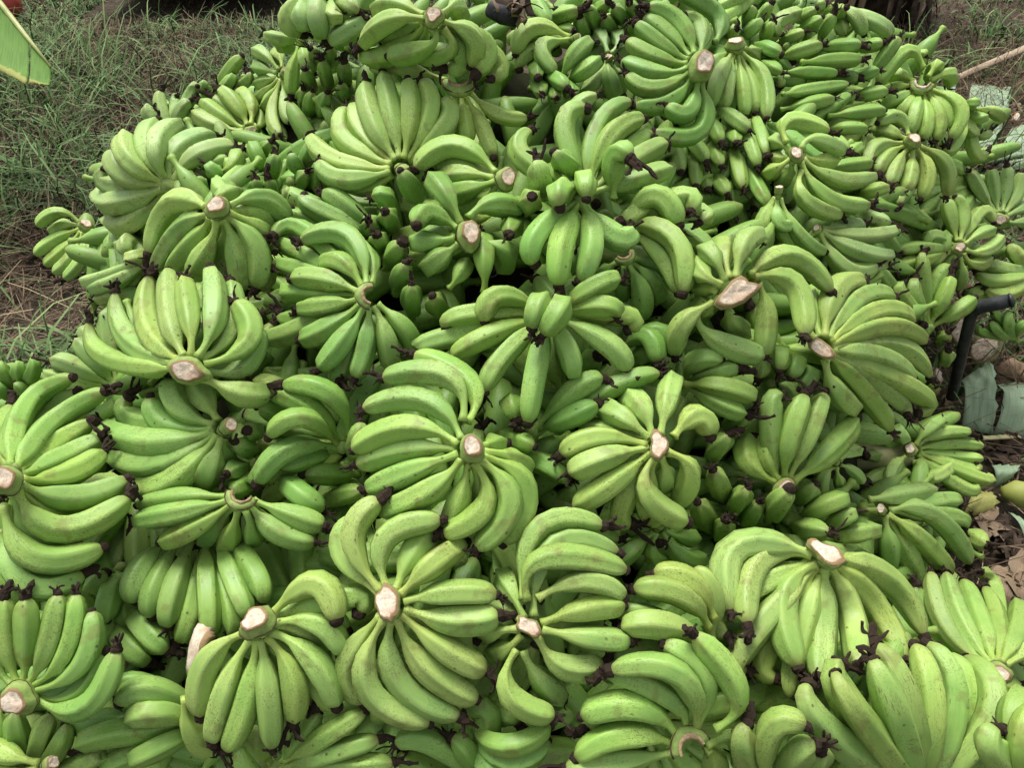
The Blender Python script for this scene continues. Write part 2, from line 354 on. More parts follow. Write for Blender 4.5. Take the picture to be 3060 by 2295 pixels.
for j in range(len(HM)-1):
    for i in range(nw-1): hf.append((j*nw+i, j*nw+i+1, (j+1)*nw+i+1, (j+1)*nw+i))
o = link('light_block_core', hv, hf, mat_noise('core_dark', (.012, .014, .007), (.03, .033, .016), 25, .95, .05)); o['kind'] = 'structure'
# ------------------------------------------------------------------ hands of bananas
DATA = [
('pale hand with long curved fingers arching left beside the grass','p','h',(-635,1273,745),25,"-648,1274,745,-765,1317,722,-777,1334,746,196;-648,1276,747,-727,1296,758,-745,1340,782,202;-646,1279,750,-702,1292,787,-733,1376,796,199;-642,1281,752,-683,1330,792,-707,1455,783,186;-639,1282,753,-652,1311,808,-662,1460,777,187;-634,1282,754,-625,1327,788,-584,1418,771,202;-627,1279,753,-588,1313,784,-531,1368,773,180;-647,1271,742,-762,1290,699,-817,1355,690,201;-651,1278,736,-757,1312,670,-834,1380,648,200;-653,1285,729,-740,1269,664,-814,1349,634,192"),
('yellowish green hand pointing up left, behind the pale arching hand','y','d',(-557,1544,715),18,"-578,1564,707,-641,1576,713,-699,1623,723,170;-578,1571,709,-633,1605,722,-683,1640,740,169;-577,1581,708,-617,1631,716,-662,1653,742,169;-572,1579,712,-599,1617,739,-640,1657,759,173;-566,1579,713,-575,1639,732,-618,1701,732,174;-578,1561,703,-625,1560,685,-686,1622,671,175;-559,1578,711,-555,1614,703,-596,1717,703,185"),
('small pale hand poking up at the left rim of the pile','p','h',(-731,1556,698),15,"-739,1573,697,-770,1629,726,-773,1662,753,146;-737,1576,696,-745,1644,725,-740,1658,743,143;-753,1593,686,-785,1599,723,-787,1619,733,150;-735,1575,696,-713,1655,741,-689,1659,764,136;-746,1601,684,-725,1609,726,-701,1627,746,135"),
('hand with one long finger pointing up right toward the grass','m','h',(-694,1740,702),17,"-689,1745,708,-648,1746,756,-610,1759,789,142;-692,1758,700,-644,1718,741,-633,1733,757,131;-686,1742,705,-610,1728,741,-597,1736,761,131;-719,1790,686,-698,1714,731,-693,1715,750,140"),
('small pale hand with pink oval cut, fingers splayed left','y','s',(-494,1653,792),16,"-508,1675,792,-539,1705,811,-578,1756,802,142;-512,1673,787,-548,1699,786,-585,1761,765,150;-512,1668,781,-547,1688,762,-584,1743,732,145;-509,1664,778,-544,1666,748,-574,1702,711,143;-505,1662,777,-529,1643,744,-557,1665,708,142;-502,1659,777,-518,1596,733,-486,1517,723,138;-497,1657,778,-488,1595,745,-468,1549,734,133;-503,1684,792,-511,1713,803,-539,1768,791,137"),
('hand with a single upright finger above the pink oval cut','m','h',(-424,1595,887),15,"-428,1596,880,-442,1565,848,-452,1538,800,139;-425,1603,877,-415,1557,866,-403,1554,838,130;-443,1633,873,-466,1595,888,-501,1614,890,133;-454,1672,855,-471,1620,863,-473,1612,880,127"),
('dark hand of fingers standing upright with long black flower tips','g','h',(-370,1450,773),19,"-423,1600,769,-412,1545,824,-411,1525,858,148;-382,1580,784,-372,1532,843,-372,1521,878,135;-346,1584,793,-332,1527,847,-327,1511,878,137;-410,1638,815,-394,1568,864,-396,1543,891,149;-379,1625,818,-362,1555,869,-356,1532,898,142;-435,1566,737,-410,1517,790,-397,1502,823,148;-404,1538,744,-379,1495,797,-364,1482,830,144;-457,1613,742,-431,1545,793,-420,1521,819,146;-348,1563,773,-337,1502,821,-335,1484,847,134"),
('large hand on the very top of the pile with a tall white cut stub','m','d',(-124,1280,1042),21,"-141,1294,1035,-195,1306,1029,-259,1365,967,172;-141,1304,1038,-191,1343,1039,-236,1388,1015,172;-141,1301,1028,-183,1329,1009,-223,1369,976,180;-110,1284,1024,-100,1281,993,-157,1309,971,168;-128,1289,1024,-133,1276,1001,-208,1314,969,174;-111,1290,1033,-62,1289,1008,-69,1287,963,162;-112,1295,1030,-44,1307,992,-58,1275,957,169;-114,1299,1027,-30,1330,958,-34,1295,938,168;-112,1305,1040,-92,1332,1041,-87,1383,1005,164;-140,1299,1026,-207,1335,965,-270,1386,942,179;-138,1298,1025,-150,1318,998,-181,1382,965,169;-116,1302,1023,-85,1304,969,-110,1297,955,182"),
('pale hand at the top left crest with fingers drooping down','p','h',(-358,1569,990),21,"-366,1561,987,-416,1508,967,-399,1504,933,186;-377,1609,968,-391,1497,970,-380,1496,953,186;-361,1559,984,-359,1483,974,-353,1488,937,187;-367,1620,962,-334,1503,969,-320,1493,969,188;-361,1628,964,-307,1524,980,-287,1503,975,175;-384,1649,955,-368,1538,986,-353,1532,987,182;-258,1543,956,-298,1491,948,-343,1486,926,178"),
('tall pale hand fanning straight up from a half hidden round cut','y','s',(-184,1161,843),23,"-202,1180,842,-291,1248,851,-294,1320,875,175;-200,1187,842,-263,1258,862,-278,1326,879,168;-195,1185,847,-237,1253,884,-259,1347,907,188;-189,1186,849,-204,1258,896,-226,1341,929,170;-182,1186,849,-171,1243,898,-178,1301,934,181;-178,1189,845,-139,1254,898,-156,1298,934,172;-176,1191,841,-110,1246,885,-124,1275,906,186;-204,1176,837,-303,1211,831,-359,1286,839,181;-204,1172,834,-286,1167,822,-329,1200,837,169;-204,1178,825,-248,1180,802,-307,1211,803,185"),
('hand with long ragged crescent cut and thin necks hanging down','y','c',(-91,1305,926),30,"-96,1302,903,-103,1272,868,-106,1268,841,141;-88,1302,903,-80,1257,876,-74,1232,853,140;-81,1304,904,-52,1255,871,-32,1205,842,135;-73,1310,908,-24,1279,883,26,1284,874,127;-114,1319,925,-192,1348,934,-253,1391,916,128;-102,1307,902,-120,1293,873,-124,1312,836,141"),
('hand with one big humped finger left of a brown ringed round cut','m','d',(-11,1079,873),22,"-25,1102,870,-91,1151,890,-156,1131,861,170;-28,1096,865,-80,1112,863,-126,1144,828,161;-27,1089,862,-69,1079,855,-103,1133,811,177;-25,1088,857,-46,1087,834,-83,1122,799,172;-28,1108,860,-105,1155,855,-134,1149,850,170"),
('small hand with kinked pale fingers and a ringed square stub','y','s',(112,1435,952),11,"105,1447,949,37,1446,966,6,1412,932,149;105,1443,946,54,1407,945,78,1369,918,150;105,1453,942,30,1429,927,13,1407,907,147;105,1461,942,15,1464,944,2,1459,933,143"),
('dark hand facing the viewer with stubby tips under kinked fingers','g','h',(85,1383,891),13,"88,1386,896,112,1396,938,142,1428,949,152;94,1411,882,132,1377,918,154,1397,929,145;59,1461,879,79,1364,908,96,1320,911,146;40,1501,882,43,1394,911,46,1346,918,142;48,1476,865,50,1372,890,53,1325,898,150;72,1467,857,75,1367,883,79,1321,892,136;103,1464,857,105,1366,887,108,1323,896,143"),
('big dark hand spread left from a large tan oval cut','g','d',(331,1354,934),32,"310,1368,934,251,1387,939,206,1419,955,149;313,1373,938,265,1406,954,223,1442,976,151;318,1384,939,282,1430,959,237,1461,981,168;324,1384,943,299,1449,976,244,1465,996,162;372,1445,941,382,1511,968,295,1506,1012,157;338,1402,938,348,1475,957,315,1483,974,159;309,1361,928,253,1362,920,198,1396,927,166;312,1356,923,251,1339,901,206,1370,914,155;317,1352,917,279,1326,884,218,1320,879,160;329,1350,912,311,1305,874,272,1311,884,162;334,1351,911,334,1285,849,248,1271,854,156;323,1360,911,302,1355,872,276,1391,839,159"),
('pale hand with a small torn cut, left of the big dark hand','p','d',(180,1446,912),10,"180,1467,912,174,1497,923,168,1561,916,147;186,1466,911,203,1496,923,196,1553,911,150;185,1451,903,195,1442,886,212,1453,843,136;180,1451,903,180,1417,888,197,1424,847,151;179,1456,901,154,1422,875,142,1445,857,133"),
('pale hand with thin necks hanging beside the large tan oval cut','y','d',(444,1560,889),22,"437,1554,876,392,1459,860,388,1437,822,153;441,1555,874,417,1476,846,414,1445,814,154;450,1558,873,455,1496,839,456,1441,801,141;458,1564,874,501,1523,841,498,1438,798,146;456,1566,871,478,1513,830,482,1461,797,154;434,1565,876,383,1497,873,376,1474,844,138;469,1585,875,492,1604,861,523,1649,826,150"),
('cluster of short plump fingers hanging tips down right of centre','m','h',(422,1424,804),14,"397,1473,809,421,1405,814,445,1362,811,145;387,1477,790,385,1387,802,389,1338,800,139;446,1483,761,426,1386,789,419,1339,797,143;455,1456,792,450,1356,788,455,1297,774,134;485,1484,786,474,1375,794,472,1316,785,134;344,1435,768,349,1344,784,358,1296,783,137;392,1439,751,384,1344,773,386,1293,776,133;361,1410,755,342,1307,764,333,1244,762,136;434,1414,760,424,1314,762,423,1254,751,147;390,1376,714,388,1285,743,392,1241,749,141;319,1421,759,309,1321,778,307,1266,779,136;447,1369,743,454,1279,744,467,1227,733,135;382,1407,707,364,1311,739,360,1261,747,147"),
('hand of long ridged fingers leaning up right near the centre','m','h',(116,1059,859),19,"114,1066,865,95,1184,910,139,1223,942,158;113,1066,865,82,1153,923,119,1182,939,169;118,1067,865,138,1174,914,195,1221,932,159;120,1066,865,155,1141,912,213,1187,919,159;124,1064,863,206,1127,888,250,1164,887,167;125,1061,861,213,1094,870,252,1123,867,164;123,1069,861,198,1160,890,227,1179,892,161;108,1061,863,16,1108,893,30,1162,912,157"),
('hand with thick fingers jutting at the viewer at the centre','m','h',(102,1024,870),17,"55,1107,825,44,1056,887,37,1059,913,184;106,1140,848,81,1084,899,65,1078,919,173;98,1082,837,69,995,902,68,959,900,185;111,1087,840,107,1010,911,106,966,908,165;159,1059,851,159,1080,912,177,1057,920,173;95,1018,868,36,946,858,33,917,830,175;99,1016,866,73,935,855,67,883,816,185;104,1016,866,117,936,854,98,896,815,169;108,1022,865,154,968,841,178,988,842,182;16,1106,799,27,1033,860,30,1005,887,179"),
('dark hand at the top edge right of the blackened stalk','g','h',(149,1605,989),14,"27,1635,970,50,1539,969,69,1490,958,147;72,1606,921,100,1539,956,125,1521,971,145;175,1610,891,157,1550,944,143,1531,974,152;214,1608,884,189,1544,933,175,1521,959,140;167,1652,920,174,1570,959,181,1542,979,141;240,1620,901,210,1555,948,191,1533,974,137;260,1638,909,235,1564,954,221,1539,978,134;247,1621,887,230,1541,931,223,1513,952,137;154,1604,876,137,1544,927,128,1528,956,151;88,1625,904,102,1536,930,116,1502,940,149"),
('hand with squared pale fingers at the top edge right of centre','m','h',(533,1675,844),13,"406,1723,891,446,1716,913,489,1732,927,139;515,1767,839,510,1738,881,516,1732,906,148;503,1744,832,511,1703,869,528,1706,885,146;561,1761,817,549,1711,859,553,1706,882,148;397,1630,901,471,1713,901,526,1772,922,149;554,1815,834,552,1769,877,558,1754,905,143;469,1760,839,462,1684,873,467,1661,886,155"),
('hand with black curled flower tips at the top right crest','m','h',(595,1702,833),13,"648,1810,832,650,1739,867,661,1716,889,138;632,1837,843,639,1762,878,651,1737,900,141;693,1787,809,682,1735,862,685,1722,894,141;731,1835,841,710,1758,884,711,1731,903,133;598,1769,816,606,1711,850,622,1692,868,130"),
('pale smooth hand along the top right skyline','p','h',(715,1808,877),16,"722,1804,875,743,1754,880,771,1741,844,151;722,1804,875,797,1749,864,827,1746,839,158;706,1804,876,585,1747,872,584,1719,852,159;706,1805,878,634,1778,893,636,1774,897,157;719,1838,866,674,1788,886,683,1782,892,145;741,1858,851,724,1764,854,729,1750,845,161"),
('stack of dark straight fingers all pointing right','g','h',(557,1577,808),15,"568,1663,824,606,1641,847,646,1641,860,151;671,1724,822,699,1669,846,732,1648,857,152;779,1767,799,774,1694,837,786,1669,854,145;601,1607,838,674,1626,834,734,1630,834,153;556,1588,825,625,1602,819,682,1606,815,136;741,1696,760,750,1637,798,775,1626,813,136;545,1512,813,634,1567,800,704,1589,800,136;549,1516,778,605,1520,788,663,1547,787,140;600,1497,758,658,1542,769,708,1576,783,140;740,1650,740,762,1605,770,795,1598,781,139;650,1519,764,719,1536,762,781,1552,760,146;655,1524,734,689,1497,747,729,1497,747,136;517,1699,840,530,1621,859,549,1591,860,147;524,1670,817,530,1586,837,547,1555,838,138;774,1657,777,795,1660,827,815,1669,866,148;549,1653,782,578,1607,801,616,1608,798,136;706,1721,756,716,1649,787,737,1622,799,141;656,1647,751,689,1602,768,725,1584,774,153"),
('hand with a brown curled crescent cut at the right shoulder of the pile','m','c',(905,1676,762),26,"915,1713,781,872,1732,810,815,1689,756,160;925,1698,768,947,1722,784,956,1747,733,165;895,1682,748,866,1673,731,844,1694,706,162;900,1676,745,871,1644,721,869,1651,693,161;906,1672,744,878,1608,723,868,1579,692,152;911,1670,744,905,1605,714,896,1572,684,160;919,1671,746,934,1611,718,927,1574,680,149;926,1675,750,984,1631,727,966,1586,677,165;926,1678,746,955,1638,718,955,1611,689,168;897,1701,757,881,1726,758,879,1777,738,166;893,1689,753,870,1699,745,866,1740,718,150;935,1701,759,981,1721,765,1011,1755,724,156;930,1742,755,920,1751,792,926,1743,796,115"),
('pale yellow hand hanging below the brown crescent hand, diamond cut','y','d',(839,1505,713),21,"838,1528,716,819,1560,740,770,1541,737,145;831,1522,712,798,1540,719,784,1576,706,155;829,1514,705,755,1488,708,734,1440,691,158;831,1511,702,779,1478,693,756,1436,679,149;836,1507,698,799,1461,678,781,1417,662,160;845,1505,696,838,1467,670,818,1422,645,158;853,1507,697,877,1476,665,864,1432,622,145;860,1511,700,922,1500,666,940,1471,604,158;843,1515,692,843,1518,673,859,1543,630,160;843,1540,600,809,1437,631,801,1390,634,146"),
('hand with a bright white pointed cut and freckled yellow fingers','y','d',(506,1263,814),18,"495,1293,822,503,1337,841,586,1342,818,157;522,1283,814,546,1304,823,618,1325,786,159;529,1283,800,576,1301,781,619,1356,759,158;519,1251,788,517,1196,765,597,1209,725,148;519,1266,800,568,1216,755,653,1233,732,159;523,1270,803,596,1262,766,688,1316,743,158;502,1287,807,492,1315,810,498,1373,777,162;501,1281,801,494,1302,785,488,1348,757,162;503,1277,798,481,1273,781,486,1320,742,152;507,1274,795,508,1276,772,504,1309,735,160"),
('dark fingers poking right between the white pointed and diamond cuts','g','h',(700,1431,702),12,"601,1375,722,659,1384,725,722,1416,714,142;713,1411,642,722,1368,678,749,1369,686,143;665,1526,719,660,1450,739,671,1421,739,130;705,1442,702,704,1449,729,675,1417,736,127"),
('pale upright hand at the right edge above two pinkish cuts','p','d',(1185,1609,456),21,"1187,1634,456,1143,1665,496,1097,1674,550,155;1195,1639,456,1187,1684,488,1171,1710,536,146;1204,1641,455,1220,1691,488,1214,1720,537,153;1209,1639,454,1249,1685,481,1255,1714,527,161;1212,1632,451,1253,1655,455,1311,1698,448,149;1210,1617,446,1233,1619,440,1304,1668,415,147"),
('small pale hand on the banana leaf at the right edge','y','h',(1051,1699,693),16,"1066,1712,678,1051,1658,690,1066,1655,698,126;1059,1699,692,1082,1666,703,1115,1674,682,130;1053,1693,687,1070,1652,656,1092,1659,660,120;1051,1702,700,1030,1667,722,1039,1663,724,125;1049,1692,687,1040,1646,670,1057,1645,664,121;1046,1692,688,987,1595,655,964,1589,655,130;1051,1692,687,1057,1629,626,1100,1648,611,133"),
('hand with a loose pink oval cut and freckled hooked fingers','m','s',(465,1190,780),12,"467,1193,768,468,1156,743,490,1158,742,135;472,1193,768,505,1145,725,561,1150,686,134;466,1198,766,441,1163,735,442,1142,712,137;472,1197,765,482,1160,719,523,1153,693,132;466,1203,763,452,1198,734,485,1242,700,132"),
('hand of ribbed fingers sweeping right to dry brown tips','p','d',(545,1174,718),11,"561,1189,707,646,1197,689,734,1248,669,151;560,1187,705,639,1173,670,722,1211,636,154;561,1190,701,638,1179,643,715,1209,621,146;557,1184,704,608,1146,653,677,1174,639,160;563,1195,705,621,1217,692,657,1228,691,156;684,1340,650,685,1263,684,709,1241,685,151;548,1187,702,541,1185,682,601,1234,626,146"),
('hand with a tall narrow cut and bent fingers, right side','y','d',(979,1410,511),19,"989,1431,514,1007,1488,548,987,1515,577,157;994,1455,493,952,1433,524,951,1406,504,145;972,1424,510,914,1418,537,908,1408,522,145;1001,1429,508,1041,1458,513,1095,1492,504,145;1004,1423,500,1057,1434,486,1117,1485,492,144;1002,1420,492,1034,1415,466,1087,1452,457,160;998,1435,509,1074,1533,525,1107,1519,505,147;970,1418,505,854,1379,533,825,1361,537,148;971,1416,502,855,1362,507,827,1343,512,158;972,1414,500,933,1400,489,936,1405,446,154;990,1411,492,1004,1394,454,1024,1415,400,146;979,1416,494,968,1412,474,976,1436,423,151;986,1435,512,974,1487,554,969,1508,575,159"),
('hand fanning up like a crown of spikes above the black handle','m','h',(910,1283,390),19,"910,1289,397,876,1337,504,875,1359,529,156;902,1284,398,761,1275,531,767,1289,552,163;901,1284,399,804,1255,500,808,1278,511,150;905,1287,398,852,1282,469,854,1315,498,163;916,1292,394,929,1308,446,949,1346,482,164;917,1295,392,925,1349,461,957,1372,488,165;922,1291,389,968,1303,418,1010,1328,438,162;937,1325,330,890,1266,398,874,1247,428,156;984,1332,301,950,1278,366,944,1263,394,149;1008,1310,256,966,1258,327,952,1243,359,159"),
('pale hand with curved fingers cut off by the right edge','y','h',(1276,1513,372),20,"1265,1511,373,1154,1471,408,1094,1471,436,186;1265,1509,372,1128,1435,402,1077,1449,414,173;1265,1506,371,1147,1417,379,1097,1419,392,174;1267,1515,376,1203,1500,415,1177,1527,440,181;1268,1512,369,1083,1425,374,1069,1427,377,186"),
('small green hand on the ground right of the black handle','g','h',(1230,1409,242),12,"1225,1410,248,1164,1383,316,1168,1399,335,128;1223,1409,246,1149,1378,296,1124,1387,322,116;1228,1410,249,1198,1386,302,1210,1390,313,116;1226,1412,241,1117,1383,292,1104,1384,306,126;1224,1410,248,1145,1401,324,1125,1400,338,124"),
('large pale hand wrapping right from a wide wedge shaped cut','y','w',(475,875,701),23,"481,902,700,484,970,707,516,1037,689,184;485,898,703,523,990,723,592,1044,698,190;491,896,701,566,1000,698,667,1064,649,189;494,893,699,599,994,678,717,1058,602,187;497,890,696,620,980,658,747,1043,565,185;498,887,693,654,984,612,751,990,528,176;498,884,689,608,935,627,699,957,552,182;493,878,683,592,898,576,652,884,502,171;486,875,679,507,855,635,570,877,564,185;498,884,682,650,928,550,686,911,513,185;500,888,679,716,946,528,717,928,498,184;475,901,698,475,920,690,487,971,661,177"),
('dark hand hanging under the wide wedge shaped cut','g','h',(420,890,614),12,"433,916,596,429,906,661,420,874,656,153;437,917,592,451,896,650,441,871,643,154;441,918,587,473,884,639,455,858,632,146;443,948,563,406,903,638,393,877,637,163"),
('hand with a long pale blade shaped cut and arching fingers','y','w',(323,891,794),31,"307,907,800,282,922,807,293,987,779,165;313,911,803,297,942,826,301,994,793,162;321,915,804,321,959,809,337,1030,791,165;330,917,803,349,970,829,387,1011,811,169;357,935,797,437,1002,782,504,966,740,162;363,936,791,431,948,768,436,866,736,172;304,903,788,295,925,778,296,971,746,173;305,899,782,291,901,760,296,957,728,162;296,891,778,252,872,750,251,867,699,157;274,889,760,302,873,726,385,866,693,170;329,902,757,336,913,725,383,955,661,175;372,936,779,388,915,742,383,868,693,157"),
('hand with two huge drooping fingers right of the pile centre','m','h',(168,1035,820),16,"176,1035,818,247,986,825,255,913,779,175;174,1039,823,221,1052,860,256,1018,829,178;176,1042,818,269,1079,838,281,1052,832,180;177,1046,815,295,1076,813,300,1054,811,162;176,1041,811,229,991,794,257,941,757,162;187,1111,776,206,1068,823,171,1027,829,182"),
('dark hand deep in a hollow with a tan notched crescent cut','g','c',(174,988,794),18,"189,998,781,209,1006,770,254,1038,725,147;175,989,777,175,979,755,183,1005,699,149;181,991,777,204,959,742,204,956,693,157;166,994,778,150,993,761,150,1027,715,154;188,1002,772,228,989,737,238,1015,686,160"),
('hand around a fat fused double banana below the centre','m','h',(54,871,772),18,"49,875,778,37,826,831,27,797,810,153;61,875,777,66,822,827,43,790,805,168;46,872,776,-18,869,810,-39,839,785,153;45,869,774,-64,860,781,-96,848,767,165;46,867,772,-38,823,770,-84,810,745,150;46,872,769,-115,838,749,-122,831,739,159;48,865,770,-14,798,755,-39,754,730,150;52,863,768,32,774,748,22,718,705,156;58,864,768,81,802,760,85,787,729,155;62,867,770,136,824,757,165,801,726,164;62,873,776,121,888,812,154,903,812,158;65,880,767,129,865,793,151,861,780,150;63,874,770,167,876,767,171,862,752,170"),
('dark fingers hanging between the fused double banana and the blade cut','g','h',(165,891,676),11,"112,928,607,119,869,680,128,849,710,171;199,948,604,204,889,672,215,871,698,171;197,925,591,209,862,659,225,841,685,157;169,894,679,205,886,717,218,848,697,160;170,897,676,223,907,708,236,889,692,157"),
('dark hand below the fused double banana, tips pointing right','g','h',(29,745,659),14,"34,749,661,89,772,716,128,786,725,152;38,760,646,79,742,688,120,755,704,150;10,739,615,51,689,647,79,677,632,160;-21,782,611,8,721,665,31,698,679,152;36,752,656,148,786,710,213,804,715,153;26,799,607,1,766,692,6,734,696,168"),
('hand with a brown crescent cut spreading left and down, left of centre','m','c',(-206,886,794),22,"-215,909,795,-250,996,821,-328,1006,808,158;-220,907,793,-255,948,809,-293,974,784,151;-224,901,789,-280,933,789,-338,954,775,161;-225,894,783,-273,893,771,-323,911,751,153;-222,889,779,-271,869,749,-318,869,726,158;-217,886,776,-248,845,743,-284,821,710,153;-210,884,775,-216,842,734,-232,810,703,158;-202,885,776,-184,853,740,-182,838,693,161;-197,887,778,-158,867,747,-149,865,698,159;-224,918,783,-335,1058,793,-381,1042,793,156;-227,913,780,-348,999,763,-379,1002,760,164;-228,909,777,-344,957,747,-343,952,736,166;-227,904,772,-328,919,725,-363,936,722,151;-227,919,778,-356,1039,772,-381,1029,771,150;-210,918,790,-213,960,794,-244,1036,781,150;-217,892,769,-256,839,699,-256,817,686,168;-228,907,769,-359,899,705,-374,926,708,167"),
('dark hand of fingers bristling at the viewer round a big ringed cut','g','d',(-64,964,846),27,"-81,984,846,-123,1006,859,-141,974,858,159;-76,988,850,-98,1024,876,-126,1085,872,175;-153,1142,783,-163,1107,842,-175,1099,876,158;-86,984,833,-111,1008,819,-149,1071,792,165;-85,973,836,-133,984,821,-144,1010,808,165;-81,966,829,-114,953,808,-127,976,784,174;-94,923,781,-79,935,794,-68,968,797,133;-41,911,783,-40,937,816,-45,998,822,161;-210,1052,722,-183,999,788,-167,985,820,167;-193,1013,698,-171,962,772,-160,953,805,155;-166,985,669,-154,933,749,-150,923,788,159;-115,991,669,-115,931,742,-119,912,775,164;-208,1130,751,-198,1065,810,-198,1045,836,173;-222,1095,727,-212,1033,787,-210,1015,813,170;-239,1138,738,-229,1069,795,-226,1045,819,172;-65,996,856,-33,1021,863,16,1040,842,170;8,1121,783,1,1023,825,-5,979,838,169;-46,970,832,-9,969,814,-19,998,761,172"),
('row of long freckled fingers lying diagonally left of the bristling hand','m','h',(-221,1103,749),14,"-227,1108,751,-283,1136,792,-319,1156,802,169;-228,1106,750,-327,1126,789,-350,1144,802,170;-230,1159,723,-208,1133,803,-231,1128,810,161;-229,1109,747,-364,1136,769,-375,1141,779,158;-229,1110,747,-370,1164,786,-377,1162,795,171;-244,1170,709,-270,1135,752,-298,1145,762,158"),
('dark fingers with black tips standing left of the tall pale fan','g','h',(-398,1244,772),15,"-473,1327,742,-473,1318,780,-490,1351,788,142;-454,1312,737,-432,1270,787,-426,1275,805,136;-394,1311,745,-388,1262,795,-394,1264,814,131;-474,1265,721,-454,1218,773,-450,1214,794,142;-450,1275,715,-431,1224,769,-428,1215,794,128;-397,1310,753,-369,1283,802,-358,1298,822,135;-499,1396,737,-468,1350,780,-453,1343,798,127;-408,1305,724,-376,1245,777,-361,1228,801,142;-361,1268,722,-344,1234,783,-340,1240,813,136"),
('small hand with dry tips between the arching hand and white stub','m','h',(-550,1292,764),13,"-622,1303,709,-590,1255,758,-580,1249,779,142;-581,1279,727,-559,1236,770,-557,1235,785,133;-549,1308,735,-543,1275,772,-554,1283,782,142;-531,1328,720,-520,1298,763,-527,1314,776,140;-541,1272,769,-497,1170,796,-475,1178,788,139;-542,1288,766,-515,1290,778,-518,1341,777,145;-578,1371,728,-552,1319,766,-532,1331,770,136"),
('small hand lying alone at the left edge on the grass','y','d',(-1018,1573,459),21,"-1043,1594,455,-1086,1604,480,-1142,1584,452,148;-1048,1595,446,-1089,1607,441,-1149,1630,404,153;-1044,1585,444,-1096,1569,428,-1153,1542,398,156;-1040,1580,441,-1081,1549,410,-1131,1527,380,146;-1034,1576,440,-1057,1526,402,-1106,1509,371,153;-1027,1573,441,-1017,1503,415,-1067,1481,375,144;-1021,1574,441,-976,1492,436,-977,1449,420,151;-1006,1568,452,-922,1456,479,-948,1427,440,155;-1009,1572,449,-876,1418,501,-893,1392,469,141"),
('large pale hand with white half moon cut draped down, upper left','y','d',(-447,1021,857),22,"-472,1039,847,-563,1107,808,-604,1062,743,185;-469,1029,841,-537,1060,790,-595,1041,724,168;-463,1024,839,-509,1034,784,-566,1036,728,191;-455,1021,837,-471,1007,801,-518,1008,736,179;-448,1021,838,-454,1033,785,-481,1032,714,178;-444,1022,839,-430,1003,783,-433,974,738,185;-441,1024,841,-400,1008,795,-405,972,742,180;-437,1028,844,-410,1049,805,-409,1083,740,185;-437,1037,850,-402,1092,831,-374,1102,781,170;-438,1036,844,-411,1088,797,-407,1097,746,181;-457,1064,849,-466,1092,837,-465,1156,798,181;-445,1032,835,-404,1024,752,-411,994,726,190"),
('big smooth hand fanning upward from a round ringed cut, left','y','d',(-436,753,771),29,"-464,768,762,-634,884,675,-681,952,689,159;-460,769,769,-593,895,704,-635,979,729,168;-454,770,776,-544,880,741,-562,968,770,172;-447,773,779,-485,842,783,-532,971,778,170;-437,771,782,-448,824,801,-498,942,782,160;-430,771,780,-417,828,799,-450,938,805,171;-428,774,773,-404,835,772,-421,927,790,163;-422,768,770,-370,815,772,-398,869,798,163;-425,761,751,-379,759,723,-357,787,697,178;-426,773,754,-386,800,735,-373,861,758,163"),
('pale fingers lying on the ground edge below the small left hand','p','h',(-675,1200,639),13,"-680,1196,637,-722,1153,624,-810,1179,577,147;-682,1200,634,-736,1164,592,-805,1174,559,152;-683,1201,635,-798,1204,582,-866,1258,541,152;-709,1245,607,-697,1184,650,-713,1179,649,149;-710,1251,607,-729,1230,651,-722,1198,646,153;-683,1207,640,-819,1349,612,-845,1375,617,147;-683,1206,639,-736,1238,637,-745,1224,645,150"),
('pale hand under the left edge of the big smooth fan','p','h',(-720,990,501),13,"-725,995,503,-758,1023,548,-792,1050,560,170;-728,994,501,-788,1002,545,-821,1007,550,167;-723,998,502,-747,1087,571,-753,1100,581,166;-728,993,500,-811,988,527,-832,1000,528,161;-727,999,500,-785,1075,553,-793,1080,557,164;-758,1031,463,-785,1008,500,-810,1003,496,161"),
('small dark hand with black tips at the left edge by the soil','g','h',(-955,1040,424),14,"-958,1043,430,-952,1037,487,-959,1052,504,132;-954,1044,430,-925,1040,489,-924,1051,505,125;-951,1044,429,-895,1040,495,-897,1051,510,127;-975,1069,404,-925,1025,460,-929,1024,476,132;-983,1063,404,-957,1018,460,-963,1023,481,128"),
('large speckled hand at the left edge with a white round cut','m','d',(-634,601,727),24,"-645,627,722,-729,799,655,-668,838,676,169;-649,633,713,-730,789,624,-669,835,649,180;-639,626,719,-681,772,649,-606,807,677,170;-640,628,711,-667,727,644,-630,781,639,180;-635,623,710,-635,702,649,-600,747,643,179;-630,615,712,-610,662,661,-584,715,649,171;-629,609,709,-588,628,657,-535,668,644,177;-633,608,703,-617,611,641,-624,655,584,162;-631,602,706,-588,579,652,-524,639,641,170;-639,602,700,-624,571,637,-602,586,604,181;-648,587,692,-607,539,647,-544,573,620,174;-661,572,659,-615,517,620,-566,545,601,174;-658,636,712,-756,765,638,-782,832,622,176"),
('hand with a white bulb shaped stub, fat fingers stacked to the left','m','s',(-406,727,684),18,"-425,734,672,-517,726,655,-629,793,618,188;-423,731,670,-520,703,629,-622,769,606,186;-419,727,670,-487,675,624,-569,711,592,182;-425,737,673,-501,755,657,-531,789,683,176;-425,742,675,-481,768,682,-500,809,702,179;-423,749,675,-448,781,686,-483,824,687,179;-427,742,670,-571,793,628,-589,826,646,182;-414,726,666,-426,687,644,-467,711,572,196;-410,726,666,-419,721,638,-430,739,595,177"),
